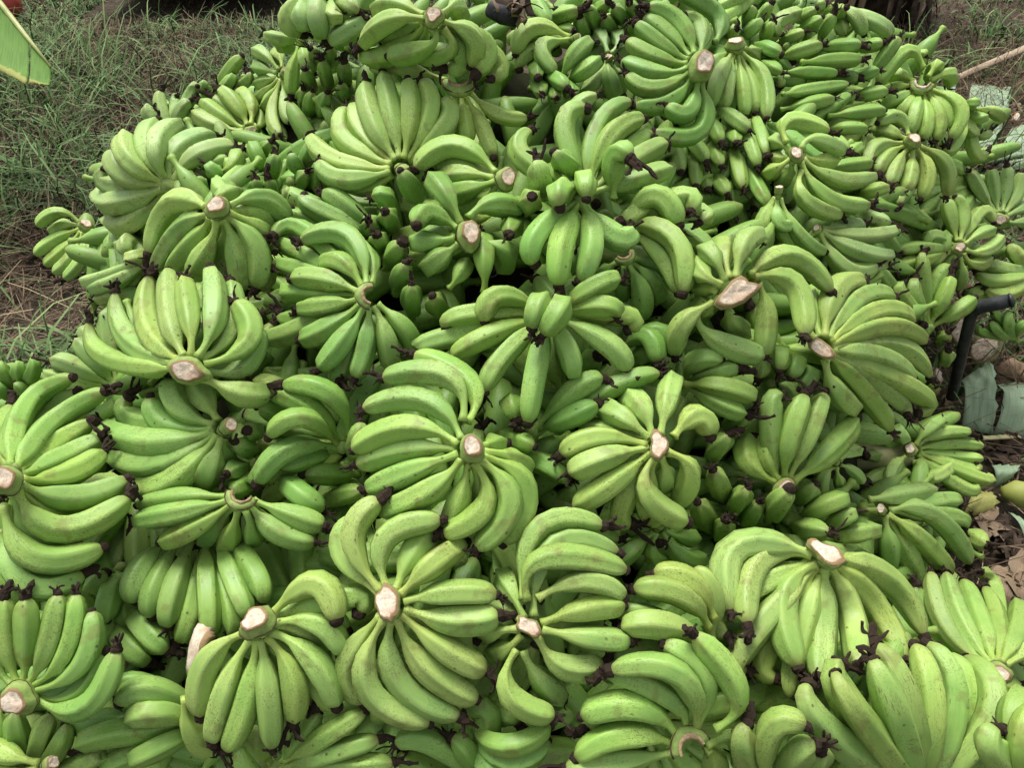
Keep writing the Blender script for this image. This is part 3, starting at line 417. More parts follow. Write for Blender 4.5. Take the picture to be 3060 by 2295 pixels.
('hand with a thin brown crescent, fingers hanging like a skirt, lower left','m','c',(-364,630,656),22,"-384,634,642,-454,618,633,-528,629,601,146;-386,639,643,-457,645,632,-530,654,603,145;-382,631,639,-427,605,620,-487,604,586,149;-378,628,636,-407,626,605,-446,626,547,156;-373,626,634,-385,609,604,-416,623,535,155;-365,626,634,-357,610,612,-374,633,545,145;-361,632,631,-351,635,606,-359,643,536,143;-357,630,637,-319,603,613,-269,593,601,154;-353,634,640,-302,621,626,-257,611,612,147"),
('row of green fingers hanging below the thin brown crescent','m','h',(-443,635,555),14,"-499,638,547,-520,572,553,-518,543,533,159;-479,636,550,-494,555,547,-493,525,526,147;-460,634,553,-464,544,548,-466,512,525,163;-446,633,545,-442,533,527,-458,504,500,152;-441,629,552,-408,529,556,-404,492,526,156;-442,633,546,-383,529,542,-382,503,521,150;-424,632,557,-368,539,565,-353,512,549,154;-406,631,557,-346,558,571,-337,530,557,162;-554,560,487,-502,510,505,-473,490,492,162;-563,591,382,-503,530,461,-473,504,483,155"),
('dark hand in shadow left of the hanging green row','g','h',(-578,617,500),11,"-582,623,477,-565,556,520,-566,529,505,163;-576,546,469,-526,496,494,-501,483,477,156;-615,648,443,-597,581,514,-583,591,525,155;-591,626,472,-552,550,490,-544,537,481,158;-580,614,496,-569,508,489,-569,485,464,151"),
('hand of straight upright fingers at the left edge near the bottom','m','d',(-607,401,550),26,"-620,420,550,-631,452,585,-632,493,631,134;-613,421,550,-607,455,585,-607,494,629,141;-606,419,549,-581,454,583,-573,502,622,142;-602,417,547,-559,449,577,-554,506,617,130;-599,413,543,-538,437,567,-534,490,601,142;-596,405,535,-524,394,542,-492,446,585,143;-599,410,533,-548,415,530,-518,455,562,137;-626,419,549,-653,447,577,-652,488,625,130"),
('dim fingers standing in shade at the bottom left','m','h',(-650,357,380),11,"-651,360,386,-642,387,469,-643,406,491,140;-648,360,386,-611,382,466,-595,405,489,132;-646,359,385,-586,375,461,-576,393,484,139;-644,357,383,-546,364,446,-538,374,457,134;-655,361,381,-667,396,465,-669,411,482,139"),
('hand at the bottom left corner with a long pale cut','y','s',(-580,346,481),15,"-598,352,470,-635,359,477,-692,382,453,140;-598,348,467,-648,340,458,-700,355,428,144;-594,344,462,-612,334,445,-667,340,381,145"),
('green hand pointing left at the bottom, left of the drooping fan','m','h',(-404,415,441),13,"-410,416,445,-463,424,518,-501,409,513,155;-410,415,444,-452,398,510,-487,396,495,147;-410,413,442,-508,384,484,-555,375,463,162;-410,412,441,-451,374,467,-489,361,453,148;-412,414,436,-493,372,444,-536,360,424,149;-412,418,440,-488,437,506,-512,425,503,148;-412,416,438,-533,403,473,-567,395,452,144"),
('pale drooping hand with a white half round cut, bottom left of centre','y','d',(-309,459,628),26,"-328,457,609,-375,433,582,-388,390,523,156;-321,452,605,-351,414,566,-373,367,501,163;-315,451,604,-327,401,550,-356,359,495,161;-310,451,604,-298,405,566,-298,360,501,151;-302,453,606,-271,418,573,-273,385,519,150;-297,458,609,-245,434,583,-220,400,529,153;-296,466,608,-260,471,584,-242,485,522,163;-294,466,615,-239,466,615,-212,444,582,157;-298,475,620,-243,501,649,-214,462,629,166;-297,473,613,-256,493,605,-209,471,585,160;-303,460,598,-245,423,536,-246,408,509,160;-311,456,595,-292,394,507,-288,380,484,163;-298,475,608,-201,498,623,-191,482,615,162;-413,411,527,-414,390,486,-398,382,424,154"),
('pale hand with a tall torn white cut, bottom centre','y','w',(-148,469,657),25,"-161,468,629,-202,434,572,-187,405,527,157;-155,463,632,-177,409,569,-102,381,523,161;-147,463,631,-138,414,567,-64,389,525,162;-140,465,633,-109,428,585,-43,402,541,155;-135,468,637,-89,443,603,-32,425,572,161;-132,472,641,-74,465,626,-16,470,628,165;-132,478,647,-75,489,647,-19,491,640,154;-136,484,653,-97,518,668,-61,556,656,154;-159,487,655,-198,544,685,-166,586,707,155;-151,489,657,-157,542,688,-88,561,699,158;-142,490,652,-119,543,666,-92,579,644,172;-162,488,649,-213,541,658,-200,580,675,152;-136,477,625,-70,462,577,-47,463,570,155"),
('large hand with a pink pitted cut spreading left, centre foreground','m','d',(-50,619,767),23,"-62,656,778,-82,710,802,-170,725,786,154;-56,657,776,-56,715,783,-132,763,792,161;-63,636,765,-112,690,779,-195,693,760,151;-67,631,761,-133,663,759,-209,657,720,161;-68,630,753,-134,645,734,-205,649,699,154;-67,623,753,-125,616,729,-189,617,689,157;-64,619,749,-102,597,717,-173,588,678,168;-55,619,741,-66,592,701,-87,572,655,155;-49,622,737,-42,610,685,-54,621,615,164;-47,616,745,-33,576,708,-86,554,680,159;-41,619,746,-2,583,706,-45,540,668,160;-37,625,745,18,610,699,-12,557,653,168;-35,637,749,-30,656,732,-17,695,681,154;-35,632,745,1,647,714,14,674,642,170"),
('dark hand with hooked fingers reaching left, left of the pitted cut','g','h',(-251,740,627),15,"-240,751,641,-258,769,708,-328,785,712,159;-256,746,629,-291,762,689,-360,796,692,154;-257,741,632,-291,728,704,-339,712,686,142;-258,738,628,-312,701,669,-355,666,638,154;-267,757,602,-301,709,638,-328,697,638,153;-243,760,537,-272,716,596,-301,698,618,156;-313,737,494,-256,697,566,-217,683,599,145;-342,709,603,-299,657,628,-266,643,608,160;-357,830,594,-357,785,661,-369,773,684,158;-402,791,560,-393,737,631,-394,720,663,143;-407,820,569,-384,760,641,-379,736,670,147;-412,766,549,-401,706,618,-400,677,644,142;-396,760,545,-388,689,604,-395,658,628,157;-260,743,619,-354,694,625,-352,688,619,159;-256,784,579,-226,734,637,-219,749,672,160"),
('pale hand with torn pinkish flap of a cut, right of the pitted cut','y','w',(198,683,699),21,"186,689,687,122,672,684,79,663,663,168;189,684,682,135,650,657,84,627,633,169;185,692,690,118,701,693,68,688,673,169;187,698,688,148,721,678,98,749,661,167;189,698,696,151,729,708,136,776,665,175;193,701,698,180,744,711,167,796,679,168;204,702,699,219,753,717,240,818,695,162;223,702,695,259,732,704,278,716,681,166;213,685,682,249,677,651,236,667,586,155;197,681,678,183,640,649,243,626,602,170;206,688,670,217,682,631,212,709,568,170;195,688,672,154,647,611,169,635,586,164;199,687,671,189,654,612,219,643,584,173"),
('fingers lying to the right behind the torn pinkish flap','m','h',(263,851,650),11,"269,850,649,321,824,669,369,818,651,164;271,856,640,324,806,644,350,802,636,156;283,887,616,310,856,667,345,856,680,150;280,893,617,285,867,686,320,862,691,151;283,901,610,307,895,680,326,892,694,153"),
('upright hand with a ringed base and dark dry tips, right of centre','m','d',(418,727,545),23,"414,745,546,394,773,576,425,817,575,162;418,750,540,412,779,551,435,831,549,165;424,748,545,424,776,607,450,828,648,176;430,747,543,456,786,601,487,843,636,161;437,745,539,508,799,554,569,865,554,175;413,746,540,396,807,630,413,827,644,170;408,742,543,364,762,570,380,809,569,174;325,825,493,324,787,574,332,781,610,164;359,876,518,356,824,593,363,804,628,156;367,785,427,326,746,529,303,734,583,173;366,764,420,356,729,511,360,722,554,161;350,731,400,329,691,490,323,681,530,159;345,749,391,305,713,491,281,702,544,173;422,743,439,411,711,528,416,709,568,170;475,755,427,493,730,494,533,745,498,160;532,752,403,525,722,472,544,726,482,161;489,801,409,477,762,489,482,755,520,176;396,763,390,383,727,481,384,720,522,161;473,755,401,468,693,484,481,668,514,171;520,726,414,546,704,457,595,723,442,158"),
('small hand on the right edge of the pile beside a cut stalk','y','d',(821,1029,278),19,"839,1047,274,863,1069,296,914,1111,280,147;847,1050,265,900,1081,271,980,1096,258,135;853,1051,256,937,1081,240,1011,1077,233,142;854,1049,250,939,1063,218,1006,1053,222,133;853,1047,242,906,1043,201,947,1029,190,143;839,1028,243,864,993,233,940,1048,220,148;814,1024,267,756,965,282,753,927,278,134;854,1047,248,969,1037,205,991,1047,213,137;851,1044,246,941,989,204,975,1003,202,147;856,1050,244,986,1012,207,1006,1028,203,144;825,1054,268,800,1048,302,797,1070,303,138"),
('hand with two long yellow fingers reaching down right, white knob cut','y','s',(639,787,404),14,"620,808,407,687,827,394,789,882,337,176;657,795,392,752,810,359,864,794,228,172;653,789,389,714,769,350,821,777,222,182;646,785,389,653,757,358,683,750,279,169;660,800,389,802,866,328,851,877,303,179;660,798,388,818,844,310,857,843,272,176;940,913,152,909,852,218,907,825,238,179;635,796,392,620,802,385,655,832,337,171;652,789,384,702,752,315,732,730,254,178"),
('tiny hand of plump bulbs in the gap beside the cut stalk','y','s',(552,836,472),11,"550,836,462,526,811,460,532,805,432,107;559,839,456,563,826,441,584,831,397,102;569,847,454,597,850,435,622,845,406,97;567,852,460,596,878,454,626,899,428,110"),
('very large hand with white notched cut drooping down, bottom right','y','w',(433,590,577),26,"420,598,565,317,612,558,297,524,538,198;420,597,564,347,594,547,314,503,542,185;426,588,556,377,548,527,379,459,509,198;438,584,552,432,519,502,402,444,511,187;447,586,553,482,543,492,451,454,528,192;452,589,555,527,573,473,550,492,461,202;457,594,558,575,620,454,623,559,403,191;432,590,548,412,565,503,401,508,472,187;433,592,546,357,504,475,362,464,465,188;438,590,544,386,477,483,380,442,464,182;431,593,547,317,492,504,316,468,485,186;426,597,551,297,546,511,292,502,516,187"),
('pale hand pointing up at the right edge with a torn white cut','y','d',(761,537,323),22,"757,552,316,715,614,316,729,719,316,160;761,554,317,759,642,292,776,738,284,158;765,556,318,791,641,290,811,733,268,167;772,557,319,831,649,277,856,729,249,161;778,556,318,864,640,272,927,723,213,173;760,554,311,710,646,288,696,698,314,177;777,561,309,887,732,225,861,761,250,163;786,555,311,874,611,281,963,708,208,169;779,534,295,790,533,279,836,561,231,168"),
('huge hand of long scarred fingers standing at the bottom right','y','h',(559,352,352),19,"560,358,359,561,427,462,564,506,475,183;562,357,358,614,448,434,598,523,446,184;566,359,352,641,447,410,624,516,423,203;570,360,346,656,428,438,661,515,417,193;555,357,360,481,401,519,458,446,557,201;552,356,360,433,382,529,402,425,565,182;550,354,359,393,379,510,373,419,541,196;562,361,349,515,424,488,489,486,517,203;560,361,343,424,414,517,423,448,537,203"),
('hand with one bent yellowish finger at the bottom edge','y','h',(313,316,468),14,"314,322,470,313,365,546,348,362,564,158;337,339,418,346,346,510,363,349,539,169;343,342,405,374,347,494,375,349,520,166;327,341,417,288,356,503,288,376,532,174"),
('hand cut off at the bottom right corner','m','h',(683,342,399),15,"679,346,406,650,397,477,696,444,462,177;680,346,406,641,366,495,677,411,501,182;681,347,400,612,367,474,616,385,489,195"),
('hand with a thick curled white crescent, bottom right of centre','m','c',(218,352,519),26,"202,360,508,136,366,523,80,349,493,164;202,355,501,145,348,490,66,341,481,163;206,365,517,153,389,553,87,387,529,175;213,370,517,194,399,556,114,432,565,161;227,374,531,198,409,601,121,420,586,155;225,371,518,234,415,576,185,445,603,162;250,373,525,275,401,563,220,447,624,157;242,363,497,290,378,476,304,365,407,156;242,358,490,257,363,469,272,362,395,166;204,364,499,122,386,497,93,384,497,174"),
('hand with a long oval pink cut at the bottom, fingers arching over it','y','w',(22,454,629),19,"19,485,639,39,521,673,144,525,642,151;14,487,637,34,570,669,118,582,655,152;31,486,640,93,508,645,140,498,620,146;36,465,617,85,479,623,141,490,615,151;37,458,615,92,452,606,146,452,597,154;32,454,606,62,430,578,115,436,569,151;14,442,593,30,426,563,66,422,496,155;6,442,596,-5,403,565,52,386,534,150;15,471,620,-3,506,630,-13,549,587,143;12,469,618,-5,489,607,-30,529,572,151;8,459,615,-18,463,604,-45,493,541,149;11,454,610,-8,447,585,-26,474,526,143;27,471,624,53,552,658,137,553,637,152;37,466,608,79,479,587,116,505,540,156"),
('scarred pale hand in the lower right, left of the drooping giant hand','y','h',(257,467,559),13,"255,486,567,215,506,614,155,512,618,154;250,467,563,182,466,612,139,467,602,163;266,503,560,234,530,603,185,538,609,167;253,472,554,165,490,591,139,487,588,160;269,498,518,266,534,572,241,555,589,157;217,484,530,156,456,567,127,455,555,159"),
('dark hand in the gap with a squarish tan cut, lower right of centre','g','s',(209,637,572),12,"208,638,556,203,615,535,234,636,503,138;217,640,556,248,613,531,286,635,499,141;220,643,557,246,643,539,283,680,484,139;190,679,453,198,639,523,211,626,549,130;204,639,558,163,610,545,149,618,510,143;203,646,557,173,650,547,189,692,512,145;37,600,572,89,625,569,153,627,556,130"),
('curled smile shaped fingers at the bottom edge near the centre','m','h',(-61,418,452),12,"-57,415,452,-10,363,498,47,389,496,142;-57,414,451,-6,355,473,46,379,474,140;-56,432,418,-16,414,473,7,401,475,153;-59,416,446,-19,343,452,34,366,451,154"),
('long green fingers pointing right along the bottom edge','m','h',(-312,360,420),15,"-299,369,426,-233,378,493,-186,400,513,132;-305,361,422,-223,364,474,-169,375,485,137;-304,360,422,-201,352,460,-150,353,469,135;-310,368,414,-264,393,476,-249,406,494,140;-332,385,370,-330,382,457,-320,388,482,148"),
('dark thick fingers curving at the bottom centre edge','g','h',(-51,343,420),14,"-56,346,422,-103,372,481,-146,371,480,152;-57,370,362,-58,368,455,-76,379,482,154;-63,357,384,-126,360,447,-140,365,460,161;-50,351,413,-31,402,491,-59,406,495,162"),
('F','m','h',(442,1009,589),22,"473,1025,570,540,980,588,695,1084,479,169;472,1021,568,540,974,557,696,1073,436,173;468,1016,565,519,948,546,667,1033,400,171;460,1009,562,491,920,554,558,912,451,166;456,1007,561,463,898,563,514,874,470,188;451,1006,560,429,885,566,464,850,478,175;444,1006,561,399,922,525,407,861,466,181"),
('F','m','h',(-693,445,361),22,"-731,453,335,-800,435,350,-897,434,334,176;-731,458,340,-805,467,371,-911,485,356,188;-730,463,343,-799,500,380,-904,526,379,178;-728,465,346,-787,483,404,-881,545,411,180;-722,470,350,-768,516,404,-821,582,442,181;-716,472,352,-745,516,428,-771,595,458,175;-710,472,352,-708,541,404,-739,591,471,180"),
('F','y','h',(280,1607,908),22,"280,1609,885,266,1502,846,250,1426,795,164;275,1612,885,240,1517,846,201,1423,808,163;269,1618,887,199,1545,862,148,1446,831,173;264,1624,890,185,1573,873,111,1479,860,162;262,1632,895,171,1608,909,88,1553,895,186;261,1635,897,177,1609,878,86,1586,894,170;262,1640,901,175,1642,910,89,1620,938,162"),
('F','g','h',(957,1466,428),22,"934,1470,436,774,1367,545,699,1363,587,196;938,1475,437,792,1379,569,710,1380,619,184;947,1485,437,811,1411,564,759,1439,615,206;953,1491,435,874,1470,538,813,1487,610,211;962,1498,433,900,1503,530,885,1556,586,213;974,1505,428,936,1530,509,970,1617,551,185;979,1507,426,993,1559,485,1019,1653,524,185"),
('F','g','h',(-97,422,326),22,"-89,448,312,-46,481,406,-13,541,457,178;-83,445,310,-15,471,386,33,522,441,187;-78,440,309,4,454,364,71,498,398,181;-75,435,307,12,453,331,95,467,348,194;-74,429,304,14,415,331,102,422,309,200;-75,424,303,7,383,319,95,385,296,189;-77,420,302,0,368,347,75,344,301,175"),
('F','g','h',(703,651,223),22,"746,664,177,808,628,204,871,586,183,193;727,647,196,756,579,183,744,498,277,177;718,640,205,726,566,203,715,479,269,182;701,628,222,654,521,281,678,464,242,171;687,620,237,608,499,328,619,450,272,169;675,614,249,558,475,392,554,426,342,168;663,612,261,520,462,449,483,414,411,170"),
('F','m','h',(-42,721,608),22,"-35,726,565,-14,650,524,32,581,495,192;-40,724,565,-19,671,497,-12,577,479,205;-49,723,568,-70,660,512,-87,587,469,190;-54,723,571,-102,676,504,-128,585,498,179;-58,724,573,-111,672,532,-149,591,515,180;-62,725,577,-115,649,559,-193,629,531,194;-66,730,585,-153,711,562,-244,731,504,187"),
('F','g','h',(151,521,440),22,"166,551,428,213,629,444,275,730,437,197;171,546,429,241,600,444,325,715,417,192;173,542,430,249,576,469,351,689,400,200;176,537,430,256,544,464,371,643,381,181;177,530,430,253,516,484,372,579,387,192;176,524,428,248,481,468,356,516,393,175;174,518,424,240,478,435,328,476,361,199"),
('F','m','h',(82,859,598),22,"68,888,595,27,932,657,-44,1004,672,199;73,891,596,12,904,673,-8,998,713,204;78,893,596,87,918,699,39,1003,737,207;84,894,596,57,920,681,84,1039,698,207;95,894,592,117,939,668,177,1042,677,195;97,894,591,143,944,643,200,1041,663,200;103,891,586,179,926,615,252,1012,627,185"),
('F','g','h',(-185,1204,747),22,"-212,1227,722,-281,1176,702,-376,1193,666,174;-214,1235,723,-301,1234,703,-399,1246,674,178;-215,1242,724,-307,1268,710,-401,1299,710,191;-215,1250,727,-305,1302,719,-399,1351,722,173;-212,1256,730,-277,1318,767,-388,1448,743,169;-207,1260,733,-255,1313,790,-361,1502,769,180;-201,1262,736,-224,1310,806,-299,1487,807,165"),
('F','g','h',(-813,1051,423),22,"-797,1065,423,-642,971,563,-514,894,681,182;-793,1057,422,-623,941,561,-511,882,632,176;-791,1051,420,-635,931,534,-528,884,575,177;-791,1049,419,-639,940,506,-534,881,547,173;-794,1044,414,-657,932,482,-557,845,512,178;-799,1041,409,-691,917,450,-588,819,485,189;-806,1040,404,-721,914,428,-634,810,452,190"),
('F','y','h',(-228,807,575),22,"-242,807,542,-268,738,502,-307,668,469,197;-246,808,544,-299,753,510,-337,692,464,186;-253,814,548,-323,770,535,-391,726,511,194;-256,818,552,-336,784,568,-413,758,540,177;-257,822,556,-339,810,547,-432,812,548,196;-257,827,560,-337,822,582,-439,868,562,190;-255,832,563,-327,853,608,-428,919,589,194"),
('F','y','h',(303,1045,720),22,"288,1074,695,201,1066,689,108,1022,708,192;289,1080,698,202,1084,724,110,1075,733,202;290,1085,702,208,1117,711,124,1107,772,204;293,1089,704,223,1150,724,143,1133,794,206;297,1092,708,253,1170,734,177,1182,801,199;304,1093,712,282,1216,712,270,1351,734,198;309,1093,714,317,1221,727,333,1398,733,191"),
('F','g','h',(-732,644,508),22,"-747,634,486,-754,550,481,-809,505,408,178;-753,636,488,-781,567,473,-860,533,412,182;-761,643,490,-814,592,484,-922,587,424,192;-762,645,490,-836,621,478,-937,607,427,196;-768,654,492,-854,660,491,-986,683,446,171;-769,659,493,-850,682,517,-997,720,459,171;-768,665,495,-829,693,544,-994,773,483,183"),
('F','m','h',(-564,1167,695),22,"-541,1163,720,-511,1208,773,-502,1441,710,188;-538,1161,717,-489,1218,753,-448,1350,729,189;-536,1161,708,-462,1193,721,-402,1274,702,183;-538,1163,701,-453,1170,701,-385,1224,690,188;-544,1168,686,-457,1133,683,-375,1127,664,171;-550,1172,677,-464,1146,659,-387,1074,646,172;-555,1175,671,-491,1141,621,-416,1069,599,196"),
('F','g','h',(-185,949,638),22,"-178,947,611,-119,822,637,-93,742,610,181;-181,946,610,-154,819,625,-121,743,594,200;-189,946,609,-174,835,595,-196,779,545,192;-193,947,609,-207,846,595,-225,785,541,183;-200,950,609,-238,858,602,-273,801,551,202;-207,955,612,-263,888,594,-328,849,567,210;-210,959,615,-285,920,612,-356,882,586,197"),
('F','y','h',(-492,942,689),22,"-531,1017,655,-634,1212,612,-668,1312,669,189;-526,1021,653,-586,1179,647,-548,1197,755,172;-521,1022,652,-542,1154,665,-497,1151,772,194;-515,1020,652,-510,1140,663,-482,1216,733,188;-506,1013,652,-479,1135,641,-426,1235,659,178;-500,1005,653,-444,1101,629,-383,1184,644,175;-492,991,654,-427,1062,633,-325,1050,667,176"),
('F','g','h',(522,1857,866),22,"552,1886,841,595,1796,816,678,1807,761,195;543,1872,842,552,1728,822,620,1699,774,192;537,1863,843,560,1756,801,558,1652,760,193;529,1854,845,521,1700,824,511,1607,781,177;521,1845,848,490,1682,829,451,1566,800,192;515,1840,851,441,1657,843,406,1527,825,177;505,1836,856,401,1629,881,344,1507,864,174"),
('F','g','h',(-72,1335,814),22,"-93,1344,797,-155,1284,769,-242,1283,734,176;-96,1351,800,-174,1309,778,-264,1331,765,186;-97,1356,802,-178,1332,799,-277,1358,781,173;-96,1368,806,-180,1367,827,-278,1495,811,180;-95,1371,808,-168,1397,845,-262,1520,833,180;-90,1378,810,-155,1425,847,-217,1504,885,176;-84,1384,812,-124,1428,870,-153,1439,946,174"),
('F','m','h',(807,1863,833),22,"836,1885,807,901,1861,752,959,1828,689,177;830,1882,804,871,1842,743,896,1793,676,180;822,1881,804,837,1820,749,820,1737,703,178;816,1880,805,802,1810,754,764,1745,703,179;810,1880,807,767,1818,761,718,1741,717,192;803,1881,811,731,1835,773,660,1750,747,185;799,1882,814,717,1824,800,632,1745,783,179"),
('F','g','h',(153,1105,783),22,"166,1148,781,220,1285,790,270,1455,804,179;170,1149,778,249,1290,775,310,1448,786,187;176,1149,773,274,1255,761,360,1421,751,197;179,1147,768,264,1282,745,376,1375,729,194;182,1144,762,285,1232,739,401,1287,707,186;182,1138,756,267,1116,725,361,1127,713,180;180,1134,754,274,1138,748,340,1061,737,180"),
('F','y','h',(-620,828,475),22,"-606,811,464,-540,706,481,-479,651,448,192;-616,813,457,-562,712,454,-543,638,428,186;-623,815,454,-602,717,450,-578,638,424,208;-634,821,448,-640,737,438,-626,647,430,191;-642,827,445,-670,746,458,-692,670,437,211;-654,839,440,-695,767,442,-726,695,474,198;-659,844,439,-720,794,445,-738,710,501,208"),
('F','g','h',(438,792,419),22,"450,782,395,467,692,406,478,649,334,177;441,782,393,436,689,383,403,611,361,193;438,782,393,400,689,389,368,600,388,179;430,786,393,370,704,380,302,602,421,184;426,790,395,348,708,403,270,638,411,187;423,794,397,333,734,407,249,683,423,186;421,800,400,322,749,435,235,731,446,198"),
('F','m','h',(190,439,383),22,"217,449,370,292,448,420,394,494,372,176;218,445,363,298,430,377,387,434,345,192;217,443,357,303,435,344,384,405,312,188;215,440,349,292,407,327,346,352,347,189;211,437,342,269,383,318,306,318,339,193;207,436,337,250,379,290,272,305,295,189;202,435,333,215,371,283,236,303,245,182"),
('F','g','h',(509,1518,767),22,"529,1516,752,570,1419,744,647,1412,685,208;520,1507,751,526,1401,713,565,1326,684,184;516,1505,750,531,1383,739,523,1296,692,192;508,1504,749,497,1374,729,467,1293,686,193;504,1506,749,465,1390,720,429,1287,695,208;498,1511,750,434,1385,739,373,1312,702,210;495,1515,752,418,1418,732,340,1344,711,191"),
('F','m','h',(1025,1145,77),22,"1010,1130,65,834,925,224,747,844,246,180;1008,1137,64,817,965,225,708,865,277,174;1009,1146,62,827,1006,203,695,905,285,175;1011,1152,62,838,1040,193,697,940,288,194;1015,1162,61,860,1092,178,721,1009,283,180;1021,1171,60,856,1083,209,747,1056,309,193;1027,1178,61,877,1111,218,777,1088,330,196"),
('F','m','h',(-870,1478,559),22,"-821,1436,590,-681,1328,690,-545,1178,757,203;-821,1432,586,-666,1298,679,-536,1157,746,197;-824,1431,580,-672,1272,661,-573,1172,690,196;-829,1432,574,-691,1262,637,-606,1196,637,196;-841,1440,563,-710,1257,610,-655,1192,586,206;-862,1459,545,-769,1270,586,-739,1217,532,198;-876,1474,534,-796,1285,561,-792,1239,504,203"),
('F','y','h',(660,756,284),22,"646,736,278,559,621,327,468,497,433,208;633,731,294,531,633,338,454,551,375,197;623,728,307,512,650,353,440,608,345,210;619,728,314,508,645,388,432,633,364,188;616,732,322,491,665,415,423,679,392,185;619,739,322,492,683,440,433,729,400,211;625,747,318,507,719,431,462,778,403,192"),
('F','m','h',(713,486,255),22,"732,481,261,764,443,329,878,454,282,190;722,470,267,746,414,340,813,384,296,183;718,467,267,724,396,328,785,361,292,176;714,464,264,709,386,293,754,340,264,173;711,463,259,690,382,267,733,332,224,189;707,465,250,696,391,237,693,333,172,177;705,468,244,662,396,231,649,337,170,172"),
('F','g','h',(-475,588,453),22,"-463,607,439,-399,654,457,-318,685,450,183;-457,595,441,-357,574,476,-275,585,468,185;-456,591,441,-352,541,473,-275,560,452,188;-456,583,439,-366,510,468,-293,511,412,180;-459,579,437,-374,524,438,-320,485,384,197;-462,577,435,-399,499,435,-346,468,368,177;-468,575,432,-428,498,414,-394,451,344,171"),
('F','m','h',(-681,1829,698),22,"-672,1852,677,-573,1762,684,-467,1611,710,192;-675,1843,675,-586,1734,666,-485,1512,706,201;-680,1835,674,-604,1702,662,-523,1474,697,204;-685,1830,675,-648,1696,653,-564,1462,690,206;-689,1827,676,-682,1709,640,-606,1465,675,208;-693,1826,678,-723,1714,640,-653,1478,685,210;-698,1827,680,-711,1727,668,-699,1522,694,194"),
('F','m','h',(404,428,363),22,"425,444,363,471,478,442,637,620,284,188;429,439,361,482,448,424,646,565,270,207;430,437,359,492,428,410,663,545,257,191;433,431,350,509,410,382,663,459,246,186;432,429,345,517,418,347,644,424,229,187;431,426,338,512,407,314,615,383,213,203;427,422,331,479,372,303,549,331,232,199"),
('F','g','h',(-571,521,414),22,"-603,524,385,-662,483,385,-745,457,353,170;-606,529,387,-667,492,419,-757,475,396,171;-608,534,390,-674,521,422,-769,538,410,179;-608,539,392,-667,545,451,-756,559,459,180;-606,545,394,-674,568,431,-733,611,474,186;-604,548,395,-654,590,453,-717,629,500,187;-596,553,397,-627,621,439,-684,706,461,174"),
('F','m','h',(-183,502,426),22,"-175,525,427,-119,556,512,-100,654,517,185;-170,523,423,-99,553,483,-55,628,504,202;-165,520,417,-87,550,451,-17,588,486,190;-163,517,411,-79,515,449,1,546,481,199;-162,514,404,-74,533,418,17,520,418,189;-163,510,396,-77,505,391,8,487,358,185;-166,507,390,-93,476,357,-21,458,310,201"),
('F','m','h',(1197,1772,467),22,"1206,1776,440,1103,1608,454,1091,1536,407,193;1192,1767,448,1064,1588,483,1026,1529,433,185;1183,1763,454,1059,1618,470,985,1548,446,190;1173,1759,463,1037,1607,510,912,1497,542,182;1168,1759,470,1015,1606,532,888,1522,579,172;1166,1761,476,997,1620,557,889,1575,594,184;1167,1765,480,1004,1645,585,912,1632,613,194"),
('F','g','h',(-487,1297,736),22,"-483,1350,717,-414,1388,753,-333,1420,778,200;-478,1338,717,-386,1329,742,-304,1341,753,186;-476,1331,717,-381,1298,742,-293,1300,739,183;-475,1318,715,-395,1276,688,-303,1257,683,182;-475,1310,715,-386,1263,720,-313,1183,703,198;-477,1295,717,-411,1242,677,-353,1142,660,189;-479,1283,720,-443,1206,678,-394,1123,648,177"),
('F','g','h',(653,1367,659),22,"692,1396,633,798,1400,613,980,1523,484,200;687,1388,629,756,1339,594,894,1454,439,186;682,1384,628,725,1315,588,842,1378,461,198;674,1377,627,700,1318,568,728,1255,516,202;666,1373,629,663,1294,583,637,1174,568,204;657,1368,632,607,1270,599,576,1149,590,198;650,1365,636,584,1260,625,531,1154,605,199"),
('F','g','h',(-667,559,447),22,"-699,577,438,-742,608,506,-859,647,499,194;-697,580,440,-742,580,524,-840,664,527,197;-692,585,440,-736,640,498,-768,691,560,187;-689,588,440,-719,663,481,-737,709,560,193;-684,590,437,-688,672,475,-731,772,496,194;-677,591,432,-665,672,427,-680,792,417,192;-675,590,431,-652,662,479,-636,765,455,187"),
('F','m','h',(-81,620,512),22,"-107,629,498,-186,603,547,-288,641,489,194;-105,639,499,-184,687,509,-270,719,486,203;-103,644,499,-186,666,536,-263,753,530,187;-99,650,499,-163,716,516,-223,794,542,192;-95,654,498,-140,722,539,-174,791,579,186;-89,657,497,-107,700,590,-121,769,634,181;-80,658,496,-67,703,582,-49,771,634,185"),
('F','y','h',(-9,1139,776),22,"-31,1145,761,-101,1086,746,-190,1096,708,190;-33,1149,763,-114,1108,766,-208,1150,715,173;-33,1158,767,-119,1145,772,-221,1251,732,185;-32,1165,769,-115,1193,783,-212,1285,769,182;-29,1174,771,-107,1228,787,-180,1329,811,174;-24,1181,772,-90,1262,793,-132,1386,820,175;-17,1186,772,-56,1292,801,-76,1418,839,176"),
('F','y','h',(870,635,194),22,"864,625,172,772,512,230,686,450,242,199;860,628,173,770,536,190,649,470,254,192;858,633,174,758,585,210,605,478,334,192;860,643,173,757,616,193,586,547,363,199;863,649,172,771,653,173,641,620,279,181;873,660,166,851,741,114,748,746,164,186;875,663,165,872,758,92,778,786,134,185"),
('F','m','h',(520,447,426),22,"514,440,396,465,377,345,388,317,364,201;507,441,403,436,413,354,366,348,353,194;501,443,413,428,440,373,362,407,328,180;498,446,419,413,434,401,346,458,351,193;498,449,423,415,460,422,344,466,375,190;499,455,429,430,493,428,362,538,393,181;504,460,430,456,521,416,421,618,356,202"),
